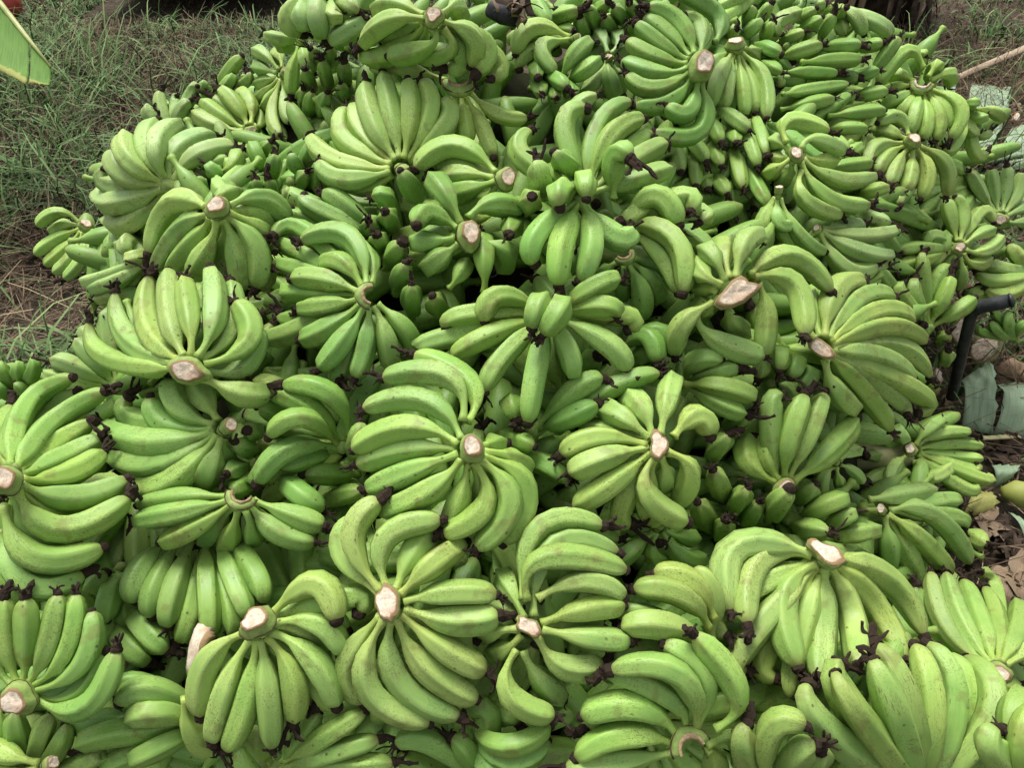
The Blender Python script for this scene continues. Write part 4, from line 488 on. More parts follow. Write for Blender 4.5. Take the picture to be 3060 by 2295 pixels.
('F','y','h',(922,1793,683),22,"919,1785,664,840,1652,648,790,1527,632,193;915,1788,665,815,1639,672,746,1510,657,186;911,1794,667,807,1669,663,686,1506,698,191;909,1800,669,791,1679,692,664,1528,724,182;909,1806,671,789,1714,687,669,1599,725,180;910,1817,675,793,1744,707,706,1743,722,177;913,1823,677,812,1807,710,730,1819,725,202"),
('F','y','h',(-406,1623,783),22,"-385,1627,776,-284,1518,810,-194,1425,825,183;-388,1625,769,-288,1475,795,-207,1354,803,184;-393,1624,765,-305,1450,785,-231,1347,781,172;-398,1626,761,-330,1453,762,-270,1332,758,171;-404,1629,757,-359,1466,749,-310,1347,730,174;-409,1633,755,-385,1479,741,-349,1340,729,178;-419,1642,751,-413,1496,732,-402,1341,732,180"),
('F','m','h',(534,938,531),22,"516,925,521,436,870,505,387,828,452,173;512,928,526,419,883,531,347,843,504,176;510,935,530,416,911,549,327,883,549,173;510,936,530,418,938,559,327,903,556,175;514,948,532,434,972,564,351,986,579,176;520,956,532,453,992,583,375,1015,618,191;526,963,532,471,1017,570,416,1049,640,188"),
('F','m','h',(-293,535,453),22,"-311,564,442,-362,629,479,-411,712,508,200;-305,566,442,-337,650,469,-355,734,513,190;-300,567,441,-318,639,491,-311,732,513,178;-294,566,440,-283,637,487,-257,721,513,181;-288,564,439,-225,602,503,-200,687,507,188;-282,560,437,-201,578,504,-152,644,509,194;-278,555,433,-190,551,523,-121,597,498,200"),
]
GRP = 'hands of green bananas heaped in the pile'
NB = 0
for hi, (label, colk, ck, cen, cr, s) in enumerate(DATA):
    rnd = random.Random(hi*13+5)
    cen = Vector(cen)/1000; cr = cr/1000*.9
    filler = label == 'F'
    lab = 'green banana hand mostly buried beneath the other hands of the pile' if filler else label
    root = thing('banana_hand', cen, lab, 'banana hand', 'buried hands of bananas' if filler else GRP)
    hc = COL[colk]; hv_ = rnd.uniform(.9, 1.1); hg = rnd.uniform(-.05, .05)
    mean = Vector(); fs = []
    for e in s.split(';'):
        q = [int(k) for k in e.split(',')]
        b, m, t = Vector(q[0:3])/1000, Vector(q[3:6])/1000, Vector(q[6:9])/1000; fs.append((b, m, t, q[9]/10000))
        mean += (m-cen).normalized()
    mean /= len(fs)
    crown(root, ck, cen, cr, mean, rnd, 0)
    for b, m, t, R in fs:
        v, f, u, tp, td = banana_geo(b, m, t, R, rnd)
        o = link('banana', v, f, M_BAN, root, uvs=u, origin=tuple(b)); NB += 1
        k = hv_*rnd.uniform(.9, 1.1)
        o.color = (min(1, hc[0]*k*(1+hg+rnd.uniform(-.07, .07))), min(1, hc[1]*k), min(1, hc[2]*k*(1+rnd.uniform(-.12, .12))), 1)
        ti = rnd.randrange(28)
        d = bpy.data.objects.new('flower_tip', TIPS[ti]); C.objects.link(d); d.parent = o
        d.location = tp-b
        qv = td.to_track_quat('Z', 'Y'); d.rotation_mode = 'QUATERNION'; d.rotation_quaternion = qv @ Matrix.Rotation(rnd.uniform(0, 6.28), 3, 'Z').to_quaternion() @ Vector((0, 0, 1)).rotation_difference(Vector((rnd.gauss(0, .15), rnd.gauss(0, .15), 1)))
        sc = R*rnd.uniform(1.1, 1.75); d.scale = (sc, sc, sc*rnd.uniform(.8, 1.25))
# deepest bananas, seen only as a dark mass through the gaps
DEEP = "-353,1721,916;-296,1663,931;-27,1624,944;204,1706,924;304,1718,916;372,1755,904;554,1921,841;628,1947,831;-371,1698,867;-268,1627,914;-202,1524,927;-151,1475,954;-115,1502,943;-35,1602,915;22,1621,905;87,1653,903;146,1666,878;215,1659,872;248,1680,876;316,1683,908;372,1673,876;446,1755,859;524,1878,841;616,1857,804;712,1905,817;779,1929,815;861,1896,783;-404,1683,804;-351,1693,846;-277,1628,855;-191,1506,913;-156,1475,924;-101,1500,882;-68,1548,900;176,1592,850;234,1627,844;295,1601,868;361,1556,865;440,1656,835;525,1745,813;639,1831,789;694,1839,769;791,1885,760;880,1893,716;928,1915,720;979,1891,717;-537,1805,708;-453,1701,740;-369,1648,779;-275,1590,825;-224,1540,837;-164,1485,854;-87,1502,855;-25,1508,851;131,1506,821;192,1559,821;253,1535,806;309,1525,823;349,1558,839;461,1606,792;489,1645,783;576,1722,768;710,1822,727;760,1824,699;836,1813,686;925,1869,666;-752,1794,627;-667,1792,646;-595,1761,641;-554,1782,672;-416,1654,734;-361,1538,741;-298,1487,777;-219,1471,816;-174,1456,817;-111,1443,804;-42,1483,815;-3,1463,810;73,1464,809;130,1457,807;177,1469,805;246,1485,791;313,1496,771;353,1487,769;447,1554,763;522,1585,736;600,1644,736;684,1711,707;778,1742,684;815,1755,672;901,1756,643;988,1802,663;1087,1810,646;-708,1700,623;-657,1726,629;-590,1658,643;-495,1509,695;-411,1483,721;-327,1457,749;-289,1442,767;-207,1391,782;-138,1411,785;-120,1368,785;-55,1382,784;8,1384,772;52,1412,780;118,1401,782;184,1364,773;254,1438,762;313,1476,751;349,1457,735;450,1496,716;468,1514,739;545,1479,737;587,1478,729;723,1591,677;822,1664,638;874,1700,630;957,1718,628;1020,1706,593;1115,1770,592;-769,1441,674;-693,1443,695;-640,1489,676;-571,1449,691;-521,1466,690;-435,1351,717;-410,1395,713;-348,1370,722;-264,1365,751;-214,1326,746;-172,1339,762;-112,1330,766;-45,1273,768;12,1289,765;67,1317,781;92,1239,798;172,1312,778;205,1289,767;276,1342,740;340,1391,730;427,1434,715;456,1405,694;538,1429,692;603,1429,695;676,1453,656;757,1503,633;839,1582,593;927,1653,598;1067,1719,555;1216,1836,499;-793,1447,645;-698,1387,676;-547,1206,747;-517,1235,756;-474,1277,700;-440,1324,701;-376,1307,679;-311,1299,688;-245,1289,702;-220,1290,725;-127,1198,755;-93,1240,758;-38,1196,750;-7,1228,758;76,1180,787;100,1177,794;154,1194,784;234,1217,737;281,1264,721;347,1329,705;390,1300,692;468,1344,677;545,1358,681;602,1379,660;650,1423,652;733,1421,614;807,1458,591;927,1591,547;1057,1666,481;1234,1784,395;-906,1490,492;-765,1365,594;-652,1289,667;-601,1222,678;-513,1175,721;-463,1263,682;-446,1269,664;-379,1266,656;-314,1288,676;-237,1202,686;-178,1203,720;-146,1179,723;-94,1175,747;-51,1135,734;1,1173,744;63,1142,759;111,1123,749;154,1143,767;211,1192,725;252,1202,701;323,1210,703;384,1276,682;436,1294,666;518,1298,644;564,1295,630;654,1353,595;766,1412,589;832,1446,547;915,1519,496;1030,1593,447;1163,1656,406;-1062,1611,362;-874,1375,496;-746,1280,585;-649,1254,608;-617,1238,631;-525,1186,680;-487,1198,629;-417,1204,622;-374,1197,645;-321,1191,668;-263,1175,678;-208,1167,692;-154,1119,694;-88,1125,715;-26,1126,708;7,1122,722;74,1120,711;105,1092,706;161,1127,696;194,1137,698;273,1167,688;317,1106,701;362,1133,704;409,1114,685;538,1270,622;574,1291,593;683,1311,542;718,1350,532;797,1367,507;994,1539,405;1085,1577,409;1124,1567,389;1254,1639,340;-948,1424,431;-872,1361,483;-755,1266,522;-672,1233,566;-589,1180,605;-526,1136,615;-452,1166,619;-435,1159,616;-339,1087,645;-278,1085,676;-252,1053,672;-185,1109,673;-153,1094,662;-105,1094,659;58,1054,693;122,1052,682;161,1083,660;220,1094,660;278,1099,668;327,1091,677;346,1082,690;438,1123,643;484,1135,612;568,1234,574;636,1222,553;733,1260,503;824,1349,441;1001,1499,368;1039,1510,345;1234,1574,322;-800,1228,467;-689,1137,541;-670,1166,556;-546,1094,618;-494,1026,630;-458,1106,594;-393,1076,592;-355,1067,629;-301,1058,645;-257,1045,651;-178,1020,631;-158,1027,634;16,994,674;60,996,694;99,994,675;144,1024,655;281,1070,638;299,1047,642;339,1044,660;431,1092,619;508,1130,578;575,1148,572;604,1134,572;647,1134,553;798,1253,436;-675,1049,546;-570,939,639;-518,934,666;-486,971,628;-457,1015,593;-384,1040,596;-344,1040,598;-271,1010,609;-247,979,603;-208,1009,624;-158,984,596;-86,983,616;-24,963,630;1,968,655;52,978,650;95,953,648;158,978,620;308,1012,577;365,1039,563;446,1062,565;476,1046,557;538,1028,571;577,1057,566;662,1094,518;777,1179,420;-838,1119,408;-756,1085,454;-632,980,554;-566,929,614;-514,913,612;-472,945,574;-426,968,554;-415,998,568;-340,942,574;-279,972,580;-219,940,578;-187,949,586;-136,926,586;-94,933,593;21,911,604;73,917,593;111,952,607;166,954,570;202,984,576;300,968,554;388,1005,525;432,985,532;470,1002,530;539,996,525;571,1011,514;638,1045,522;763,1150,410;-994,1115,335;-947,1106,370;-854,1077,378;-802,1062,403;-703,1013,460;-595,929,527;-521,906,582;-469,919,554;-408,897,551;-379,901,564;-334,918,562;-291,875,568;-243,932,560;-170,912,580;-134,865,599;15,891,582;58,886,576;88,885,558;150,922,561;220,903,571;246,920,574;290,935,543;346,937,528;395,936,512;447,931,518;500,928,514;624,1026,451;692,1081,392;-981,1014,373;-919,994,367;-915,1057,341;-832,1001,370;-737,998,410;-653,953,460;-585,898,493;-540,897,516;-471,870,517;-436,884,525;-353,865,552;-328,832,546;-260,845,542;-222,864,545;-179,825,557;-114,801,603;-22,802,580;13,836,561;54,848,536;120,872,531;137,872,553;209,865,544;232,869,550;298,883,532;344,874,498;433,921,475;454,894,478;516,913,475;621,981,394;680,1031,335;816,1110,263;895,1134,204;-829,851,486;-851,919,416;-796,943,376;-735,924,401;-668,876,422;-604,882,458;-509,823,500;-467,801,525;-414,831,512;-383,831,511;-303,818,527;-292,823,501;-244,819,526;-155,789,573;-116,763,556;-94,768,583;-21,758,575;7,780,547;63,812,498;117,822,508;140,839,513;210,815,499;235,814,532;301,824,483;358,877,468;433,873,435;469,890,426;509,886,442;578,936,393;982,1181,83;-788,741,547;-767,770,520;-764,808,447;-748,861,410;-722,842,402;-609,793,443;-576,806,462;-485,766,502;-450,777,504;-424,770,499;-364,784,481;-315,802,485;-269,777,482;-243,774,472;-157,764,514;-113,749,528;-68,739,566;-40,744,534;67,790,501;118,775,480;157,801,486;219,803,487;250,788,450;283,801,454;347,814,432;403,846,416;496,869,393;539,873,356;606,881,334;810,994,206;945,1083,96;958,1056,98;-761,719,525;-747,736,454;-728,769,406;-679,784,394;-584,781,439;-517,747,467;-467,736,477;-370,760,461;-327,769,456;-275,754,473;-232,750,481;-188,740,485;-139,727,514;-89,725,508;-23,713,484;98,740,451;160,743,447;213,771,453;252,751,430;307,776,427;348,781,400;431,821,385;469,835,364;521,772,395;601,838,341;686,897,279;777,917,231;835,953,202;929,1004,133;-787,677,477;-766,685,472;-728,714,425;-684,714,415;-657,704,410;-493,699,432;-467,694,444;-375,682,439;-316,725,436;-284,691,445;-223,693,486;-183,661,487;-111,674,474;-93,698,466;-20,692,460;117,682,439;132,709,443;221,738,400;356,735,372;396,770,349;468,740,369;479,728,372;540,718,394;647,794,289;716,838,217;841,904,164;926,956,82;-734,644,462;-716,643,423;-691,656,406;-652,682,404;-559,666,388;-496,653,404;-429,649,419;-393,651,420;-340,660,434;-317,644,422;-256,635,470;-192,624,470;-160,626,478;-108,618,469;-79,624,452;-25,644,448;-7,650,473;51,651,448;119,674,426;145,646,424;208,695,402;349,702,354;414,695,332;440,706,343;479,699,372;539,707,378;609,742,327;771,821,155;857,864,73;-759,590,446;-741,612,438;-723,629,416;-669,647,387;-656,643,376;-573,635,381;-537,612,394;-503,637,401;-423,587,436;-375,592,424;-357,614,440;-303,595,432;-256,614,448;-220,584,448;-172,580,463;-119,587,459;-82,598,424;-23,601,433;-4,575,452;65,586,446;105,585,436;150,636,412;170,605,419;225,598,419;296,622,404;357,662,357;406,643,332;431,663,330;484,669,333;520,656,323;627,709,259;733,762,157;829,788,72;-761,575,429;-735,571,419;-704,577,415;-673,595,395;-612,584,370;-573,592,390;-541,575,366;-474,573,394;-416,576,415;-373,566,431;-353,570,404;-285,574,424;-257,571,431;-198,564,433;-170,550,413;-132,552,423;-80,574,417;-41,566,429;24,565,438;48,567,441;92,564,413;136,572,391;177,584,401;216,543,436;266,563,433;338,596,379;475,634,299;542,636,310;592,621,302;695,694,197;721,665,184;892,772,49;917,727,85;-725,539,389;-695,560,364;-665,554,366;-597,550,364;-569,556,373;-436,523,395;-380,532,398;-319,532,403;-306,526,386;-272,554,371;-210,544,394;-171,540,372;-117,544,365;-79,546,367;-19,528,384;5,540,412;62,539,379;102,540,370;139,535,374;173,519,401;236,512,400;258,519,423;308,538,401;457,527,366;495,523,393;542,562,364;655,610,257;684,600,229;833,688,111;842,632,150;896,639,131;-766,515,365;-742,513,368;-702,512,330;-661,526,334;-582,491,346;-557,507,339;-428,496,356;-369,508,370;-245,500,332;-227,508,346;-154,520,347;-139,512,357;-67,511,331;-51,520,336;12,502,340;41,495,342;83,500,353;148,500,350;178,493,383;202,489,402;250,493,392;307,504,381;371,509,332;397,506,323;431,502,347;469,487,397;504,473,421;542,476,384;700,581,215;782,589,138;832,606,143;890,610,122;-754,489,316;-678,483,333;-633,478,318;-603,480,295;-572,471,310;-518,473,328;-418,470,317;-390,469,312;-251,493,317;-204,485,283;-174,482,308;-134,490,321;-92,484,305;-26,475,298;14,479,315;53,483,291;108,493,316;127,481,296;186,477,350;212,465,332;271,468,353;301,463,314;340,475,317;389,486,334;437,474,366;473,463,388;499,453,387;557,458,333;649,514,260;736,506,207;776,529,190;815,537,197;-735,450,297;-685,445,303;-637,438,266;-618,454,271;-559,445,272;-494,439,290;-467,433,284;-440,454,306;-397,441,274;-333,446,281;-289,458,284;-262,452,254;-210,449,269;-165,444,261;-115,451,271;-75,456,292;-47,449,275;16,454,292;93,452,290;157,454,267;177,455,289;239,451,303;274,437,272;306,429,293;352,444,297;394,433,299;433,435,314;476,437,334;527,435,295;596,451,274;639,460,220;711,463,208;730,449,265;-724,406,235;-686,411,234;-636,418,272;-598,413,237;-560,415,241;-510,409,260;-468,411,256;-436,425,263;-390,400,272;-335,424,244;-310,429,249;-247,425,242;-206,426,245;-164,421,257;-110,431,246;-66,416,259;-49,405,279;1,390,295;141,409,233;169,422,254;235,430,260;277,397,265;299,402,263;342,420,288;391,394,296;448,406,284;473,409,285;538,414,266;587,415,214;628,434,208;684,429,167;709,425,222;728,415,279;-760,382,250;-728,381,218;-706,399,227;-647,398,224;-620,383,215;-556,399,221;-492,368,229;-466,364,242;-404,367,267;-360,369,261;-340,388,251;-279,387,229;-242,395,235;-203,399,218;-152,377,242;-133,384,224;-71,367,263;-39,361,292;5,356,287;55,361,279;108,391,232;134,383,218;193,383,232;227,377,240;261,368,235;292,369,262;344,357,318;372,376,288;418,370,288;458,366,273;547,394,230;570,382,211;626,402,191;696,406,180;715,397,196;746,380,216;-750,359,225;-710,360,221;-688,341,202;-632,365,198;-591,352,193;-564,362,191;-507,343,218;-435,344,257;-399,341,239;-369,337,224;-329,361,223;-302,333,229;-240,346,207;-198,348,205;-150,346,214;-102,346,255;-62,348,252;-43,326,260;12,331,267;49,329,269;106,332,238;128,352,214;184,359,195;215,348,190;251,345,217;308,335,285;345,337,297;365,330,300;398,326,325;456,323,291;519,351,228;576,355,176;625,352,148;697,376,140;739,364,145;764,374,179"
V, Fc, U = [], [], []; rnd = random.Random(99)
for e in DEEP.split(';'):
    p = Vector([int(k) for k in e.split(',')])/1000
    a = rnd.uniform(0, 6.28); toc = (CAMP-p).normalized(); x, y = frame(toc)
    d = x*math.cos(a)+y*math.sin(a); L = rnd.uniform(.085, .10)
    v, f, u, _, _ = banana_geo(p-d*L-toc*.02, p+toc*.015, p+d*L-toc*.02, rnd.uniform(.017, .021), rnd, 10)
    n0 = len(V); V += v; U += u; Fc += [tuple(i+n0 for i in q) for q in f]
o = link('buried_bananas', V, Fc, M_BAN, uvs=U); o.color = (.19, .34, .075, 1); o['kind'] = 'stuff'; tag(o, 'dark mass of bananas deep inside the pile', 'bananas')
# ------------------------------------------------------------------ grass, straw and litter around the pile
PFX0, PFX1, PFY = (-2.148,4.126,0.000)[0], (-1.183,4.126,0.000)[0], (-2.148,4.126,0.000)[1]
def covered(x, y, mg=.07):
    for dx, dy in ((0, 0), (mg, 0), (-mg, 0), (0, mg), (0, -mg)):
        i = int(round((x+dx+1.3)/.1)); j = int(round((y+dy-.1)/.1))
        if 0 <= j < len(HM) and 0 <= i < nw and HM[j][i] > 0: return True
    return False
def in_view(x, y, z=0., mg=1.18):
    d = y*.7071-(z-1.5)*.7071; u = y*.7071+(z-1.5)*.7071
    if d < .2: return False
    return abs(x)/d < .662*mg and abs(u)/d < .4966*mg
SOIL = [(Vector((-1.434,1.756,0.000)), .38), (Vector((1.141,1.003,0.000)), .35)]
def bare(x, y):
    return max([0]+[1-(Vector((x, y, 0))-c).length/r for c, r in SOIL])
def mat_blade(name, ramp, rough=.7):
    t = NT(name); uv = t.n('UVMap'); sep = t.n('SeparateXYZ'); t.l(uv.outputs[0], sep.inputs[0])
    col = t.ramp(sep.outputs[0], *ramp)
    t.b.inputs['Subsurface Weight'].default_value = 0
    return t.fin(col, rough, .2)
M_GRASS = mat_blade('grass_blades', [(.0, (.035, .075, .02)), (.4, (.08, .15, .042)), (.75, (.145, .225, .08)), (1., (.25, .31, .12))])
M_DRY = mat_blade('dry_grass', [(.0, (.022, .015, .009)), (.35, (.075, .050, .030)), (.7, (.17, .12, .075)), (1., (.33, .26, .16))], .85)
def blades(n, dry, rnd):
    V, Fc, U = [], [], []; c = 0; tries = 0
    while c < n and tries < n*30:
        tries += 1
        if rnd.random() < .68: x, y = rnd.uniform(-4.0, -.15), rnd.uniform(.9, 5.2)
        else: x, y = rnd.uniform(.75, 4.2), rnd.uniform(.7, 5.2)
        if not in_view(x, y) or covered(x, y): continue
        if y > PFY-.04 and PFX0-.1 < x < PFX1+.1: continue
        cl = noise.noise(Vector((x*2.3, y*2.3, 5)))+.5*noise.noise(Vector((x*6, y*6, 1)))
        right = x > .6
        bs = bare(x, y)
        if not dry and (rnd.random() < bs*2.2 or cl < rnd.uniform(-.4, .5)+(.25 if right else 0)): continue
        if dry and cl > rnd.uniform(-.2, .9): continue
        if dry and bs > 0 and rnd.random() < bs*.5: continue
        if right and y < 1.6 and not dry and rnd.random() < .75: continue
        c += 1
        z0 = gz(x, y)-.012
        a = rnd.uniform(0, 6.283); wdir = Vector((math.cos(a+1.57), math.sin(a+1.57), 0)); out = Vector((math.cos(a), math.sin(a), 0))
        if dry:
            L = rnd.uniform(.06, .26); wd = rnd.uniform(.0010, .0028); el = rnd.uniform(.05, 1.0) if bs < .2 else rnd.uniform(-.02, .35); cur = rnd.uniform(-.4, .9); seg = 3
            z0 += rnd.uniform(0, .05)
        else:
            L = rnd.uniform(.11, .34)*(1.6 if rnd.random() < .15 else 1); wd = rnd.uniform(.0026, .0075); el = rnd.uniform(.6, 1.45); cur = rnd.uniform(.6, 2.6); seg = 4
        if y > 3.3: L *= max(.3, 1-(y-3.3)*.75)
        p = Vector((x, y, z0)); n0 = len(V); u = min(1, max(0, rnd.gauss(.45, .22)))
        for i in range(seg+1):
            s = i/seg; wv = wd*(1-s*.85 if not dry else 1-s*.4)
            V += [p-wdir*wv, p+wdir*wv]; U += [(u, s), (u, s)]
            e = el-cur*s
            p = p+(out*math.cos(e)+Vector((0, 0, math.sin(e))))*L/seg
            if p.z < z0+.002: p.z = z0+.002+.004*rnd.random()
            a2 = rnd.gauss(0, .12); out = Matrix.Rotation(a2, 3, 'Z') @ out
        for i in range(seg): Fc.append((n0+2*i, n0+2*i+1, n0+2*i+3, n0+2*i+2))
    return V, Fc, U
rnd = random.Random(21)
v, f, u = blades(16000, False, rnd); o = link('grass', v, f, M_GRASS, uvs=u); o['kind'] = 'stuff'; tag(o, 'long green grass growing around the banana pile', 'grass')
v, f, u = blades(28000, True, rnd); o = link('dry_grass', v, f, M_DRY, uvs=u); o['kind'] = 'stuff'; tag(o, 'dry brown grass and straw among the green blades', 'dry grass')
# ------------------------------------------------------------------ helpers for leaves, stalks, offcuts
def mat_leaf(name, c1, c2, edge=(.12, .08, .03), lines=60, edge_w=.0, rough=.55):
    t = NT(name); uv = t.n('UVMap'); sep = t.n('SeparateXYZ'); t.l(uv.outputs[0], sep.inputs[0]); tc = t.n('TexCoord')
    x = t.n('CombineXYZ'); t.l(t.math('MULTIPLY', sep.outputs[0], 1.0), x.inputs[0]); t.l(t.math('MULTIPLY', sep.outputs[1], .05), x.inputs[1])
    f = t.noise(x.outputs[0], lines, 3, .6); b = t.noise(tc.outputs['Object'], 12, 4)
    col = t.mix(t.ramp(f, (.35, 0.), (.65, 1.)), c1, c2)
    col = t.mix(t.math('MULTIPLY', t.ramp(b, (.4, 0.), (.7, 1.)), .35), col, tuple(k*.7 for k in c1))
    sp = t.noise(tc.outputs['Object'], 70, 5, .7)
    col = t.mix(t.math('MULTIPLY', t.ramp(sp, (.66, 0.), (.74, 1.)), .6), col, edge)
    if edge_w:
        e = t.math('ADD', sep.outputs[1], t.math('MULTIPLY', t.noise(tc.outputs['Object'], 25, 4), .30))
        col = t.mix(t.ramp(e, (.98, 0.), (1.08, 1.)), col, (.26, .28, .07))
        col = t.mix(t.ramp(e, (1.08, 0.), (1.15, 1.)), col, edge)
    t.bump(f, .5, .003); return t.fin(col, rough, .3)
M_LEAFG = mat_leaf('leaf_underside', (.20, .29, .17), (.30, .39, .25))
M_LEAFB = mat_leaf('leaf_top', (.075, .175, .024), (.13, .245, .04), edge_w=1, lines=45, rough=.75)
M_LEAFY = mat_leaf('leaf_yellowing', (.26, .27, .07), (.38, .37, .12))
M_DRYL = mat_leaf('leaf_dead', (.16, .11, .065), (.30, .22, .14))
M_BARK = mat_noise('stem_bark', (.20, .13, .075), (.42, .29, .19), 60, .85, .15, (.12, .07, .04))
M_STALK = mat_noise('cut_stalk_skin', (.25, .26, .11), (.40, .38, .19), 22, .6, .25, (.20, .14, .06))
def sheet(name, a, b, c, d, mat, parent=None, nu=14, nv=8, bow=.02, rag=.0, seed=1, thick=.0022, lift=0.):
    """leaf piece: a-b near side, d-c far side; bowed and rippled, with real thickness"""
    a, b, c, d = (Vector(k) for k in (a, b, c, d)); cen = (a+b+c+d)/4
    nn = (b-a).cross(d-a).normalized()
    if nn.z < 0: nn = -nn
    top, bot, uv, f = [], [], [], []
    for j in range(nv+1):
        for i in range(nu+1):
            s, t = i/nu, j/nv
            p = a.lerp(b, s).lerp(d.lerp(c, s), t)
            p = p+nn*(bow*4*t*(1-t)+.25*bow*noise.noise(Vector((s*5+seed, t*4, seed)))+lift)
            if rag and j == nv: p += (c-b).normalized()*rag*noise.noise(Vector((s*9, seed, 2)))
            if rag and i == nu: p += (b-a).normalized()*rag*noise.noise(Vector((t*9, seed, 7)))
            top.append(p-cen); bot.append(p-nn*thick-cen); uv.append((s, t))
    n1 = nu+1; N = len(top)
    for j in range(nv):
        for i in range(nu):
            q = (j*n1+i, j*n1+i+1, (j+1)*n1+i+1, (j+1)*n1+i); f.append(q); f.append(tuple(N+k for k in reversed(q)))
    loop = [i for i in range(n1)]+[j*n1+nu for j in range(1, nv+1)]+[nv*n1+i for i in range(nu-1, -1, -1)]+[j*n1 for j in range(nv-1, 0, -1)]
    for k in range(len(loop)):
        p, q = loop[k], loop[(k+1) % len(loop)]; f.append((p, N+p, N+q, q))
    o = link(name, top+bot, f, mat, parent, uvs=uv+uv)
    o.location = cen-(Vector(PL[parent.name]) if parent is not None else Vector()); return o
def rod(name, pts, rads, mat, parent=None, seg=12, sm=True):
    pts = [Vector(p) for p in pts]; c = pts[0].copy()
    v, f = tube([p-c for p in pts], rads, seg); o = link(name, v, f, mat, parent)
    o.location = c-(Vector(PL[parent.name]) if parent is not None else Vector()); return o
def chunk(name, cen, ax, r, ln, mat, matc, label, cat, group=None, seed=1):
    """cut offcut of stem: skin with a pale ragged cut face"""
    cen = Vector(cen); ax = Vector(ax).normalized(); root = thing(name, cen, label, cat, group)
    x, y = frame(ax); rn = random.Random(seed); seg = 14
    jag = [1+.3*noise.noise(Vector((math.cos(6.283*k/seg)*1.3, math.sin(6.283*k/seg)*1.3, seed*3.1))) for k in range(seg)]
    V, F_ = [], []
    for h, q in ((-.5, .25), (-.45, .6), (-.2, .95), (.2, 1.), (.45, .95), (.5, .9)):
        for k in range(seg): a = 6.2832*k/seg; V.append((x*math.cos(a)*1.25+y*math.sin(a)*.8)*r*q*jag[k]+ax*ln*h)
    for i in range(5):
        for k in range(seg): k2 = (k+1) % seg; F_.append((i*seg+k, i*seg+k2, (i+1)*seg+k2, (i+1)*seg+k))
    F_.append(tuple(range(seg-1, -1, -1)))
    b = link('skin', V, F_, mat, root)
    V, F_, U = [], [], []
    for q, h in ((.93, .48), (.88, .54), (.6, .6), (.3, .57)):
        for k in range(seg): a = 6.2832*k/seg; V.append((x*math.cos(a)*1.25+y*math.sin(a)*.8)*r*q*jag[k]+ax*(ln*h+r*.12*rn.uniform(-1, 1)*(q < .9))); U.append((q+.06, k/seg))
    for i in range(3):
        for k in range(seg): k2 = (k+1) % seg; F_.append((i*seg+k, i*seg+k2, (i+1)*seg+k2, (i+1)*seg+k))
    F_.append(tuple(3*seg+k for k in range(seg)))
    link('cut_face', V, F_, matc, root, uvs=U); return root
def crumple(name, cen, size, mat, label, cat, n=9, seed=1, group=None):
    """shrivelled dead leaf: several curled strips grown from one stub"""
    cen = Vector(cen); root = thing(name, cen, label, cat, group); rn = random.Random(seed)
    for k in range(n):
        a = rn.uniform(0, 6.28); d = Vector((math.cos(a), math.sin(a), rn.uniform(.0, .5))).normalized(); side = d.cross(Vector((0, 0, 1))).normalized()
        L = size*rn.uniform(.5, 1.1); w_ = size*rn.uniform(.12, .3); V, F_, U = [], [], []; p = Vector((rn.gauss(0, size*.12), rn.gauss(0, size*.12), size*.08)); cu = rn.uniform(-1.2, .6)
        for i in range(7):
            s = i/6; ww = w_*math.sin(math.pi*(.15+.8*s))
            for q in (-1, -.3, .4, 1):
                V.append(p+side*ww*q+Vector((0, 0, abs(q)*ww*.5*(1 if k % 2 else -.4)))+Vector((rn.gauss(0, .05), rn.gauss(0, .05), rn.gauss(0, .05)))*size); U.append((q*.5+.5, s))
            d = (d+Vector((0, 0, cu*.3))+Vector((rn.gauss(0, .15), rn.gauss(0, .15), 0))).normalized(); p = p+d*L/6
            if p.z+cen.z < .012: p.z = .012-cen.z
        for i in range(6):
            for q in range(3): F_.append((i*4+q, i*4+q+1, (i+1)*4+q+1, (i+1)*4+q))
        link('curled_strip', V, F_, mat, root, uvs=U)
    return root
# ------------------------------------------------------------------ banana plant leaf, upper left
pl = thing('banana_plant', (-2.75, 1.75, 0), 'banana plant leaf with torn brown edge hanging in at the upper left', 'banana plant')
rod('stem', [(-2.75, 1.75, -.02), (-2.74, 1.76, .8), (-2.70, 1.80, 1.6)], [.11, .095, .07], mat_noise('pseudostem', (.10, .14, .05), (.22, .24, .10), 14, .6, .25, (.16, .10, .05)), pl, 16)
a0, a1, a2, a3 = (Vector(k) for k in ((-1.890,2.820,0.856), (-1.556,2.482,0.658), (-1.438,2.352,0.600), (-1.348,2.255,0.558)))
rod('midrib', [(-2.70, 1.80, 1.55), tuple(a0), tuple(a1), tuple(a2), tuple(a3)], [.022, .014, .009, .007, .003], mat_noise('midrib_pale', (.30, .34, .11), (.42, .44, .18), 30, .5, .3), pl, 8)
b0, b1, b2, b3 = (-1.847,2.498,0.745), (-1.491,2.215,0.576), (-1.382,2.160,0.549), (-1.329,2.177,0.538)
sheet('blade', tuple(a0), tuple(a1), b1, b0, M_LEAFB, pl, 16, 8, -.02, .006, 3)
sheet('blade', tuple(a1+Vector((0, 0, -.001))), tuple(a2), b2, b1, M_LEAFB, pl, 14, 10, -.015, .008, 4)
sheet('blade', tuple(a2+Vector((.004, 0, -.004))), tuple(a3), b3, (-1.375,2.163,0.551), M_LEAFB, pl, 10, 10, -.012, .010, 5)
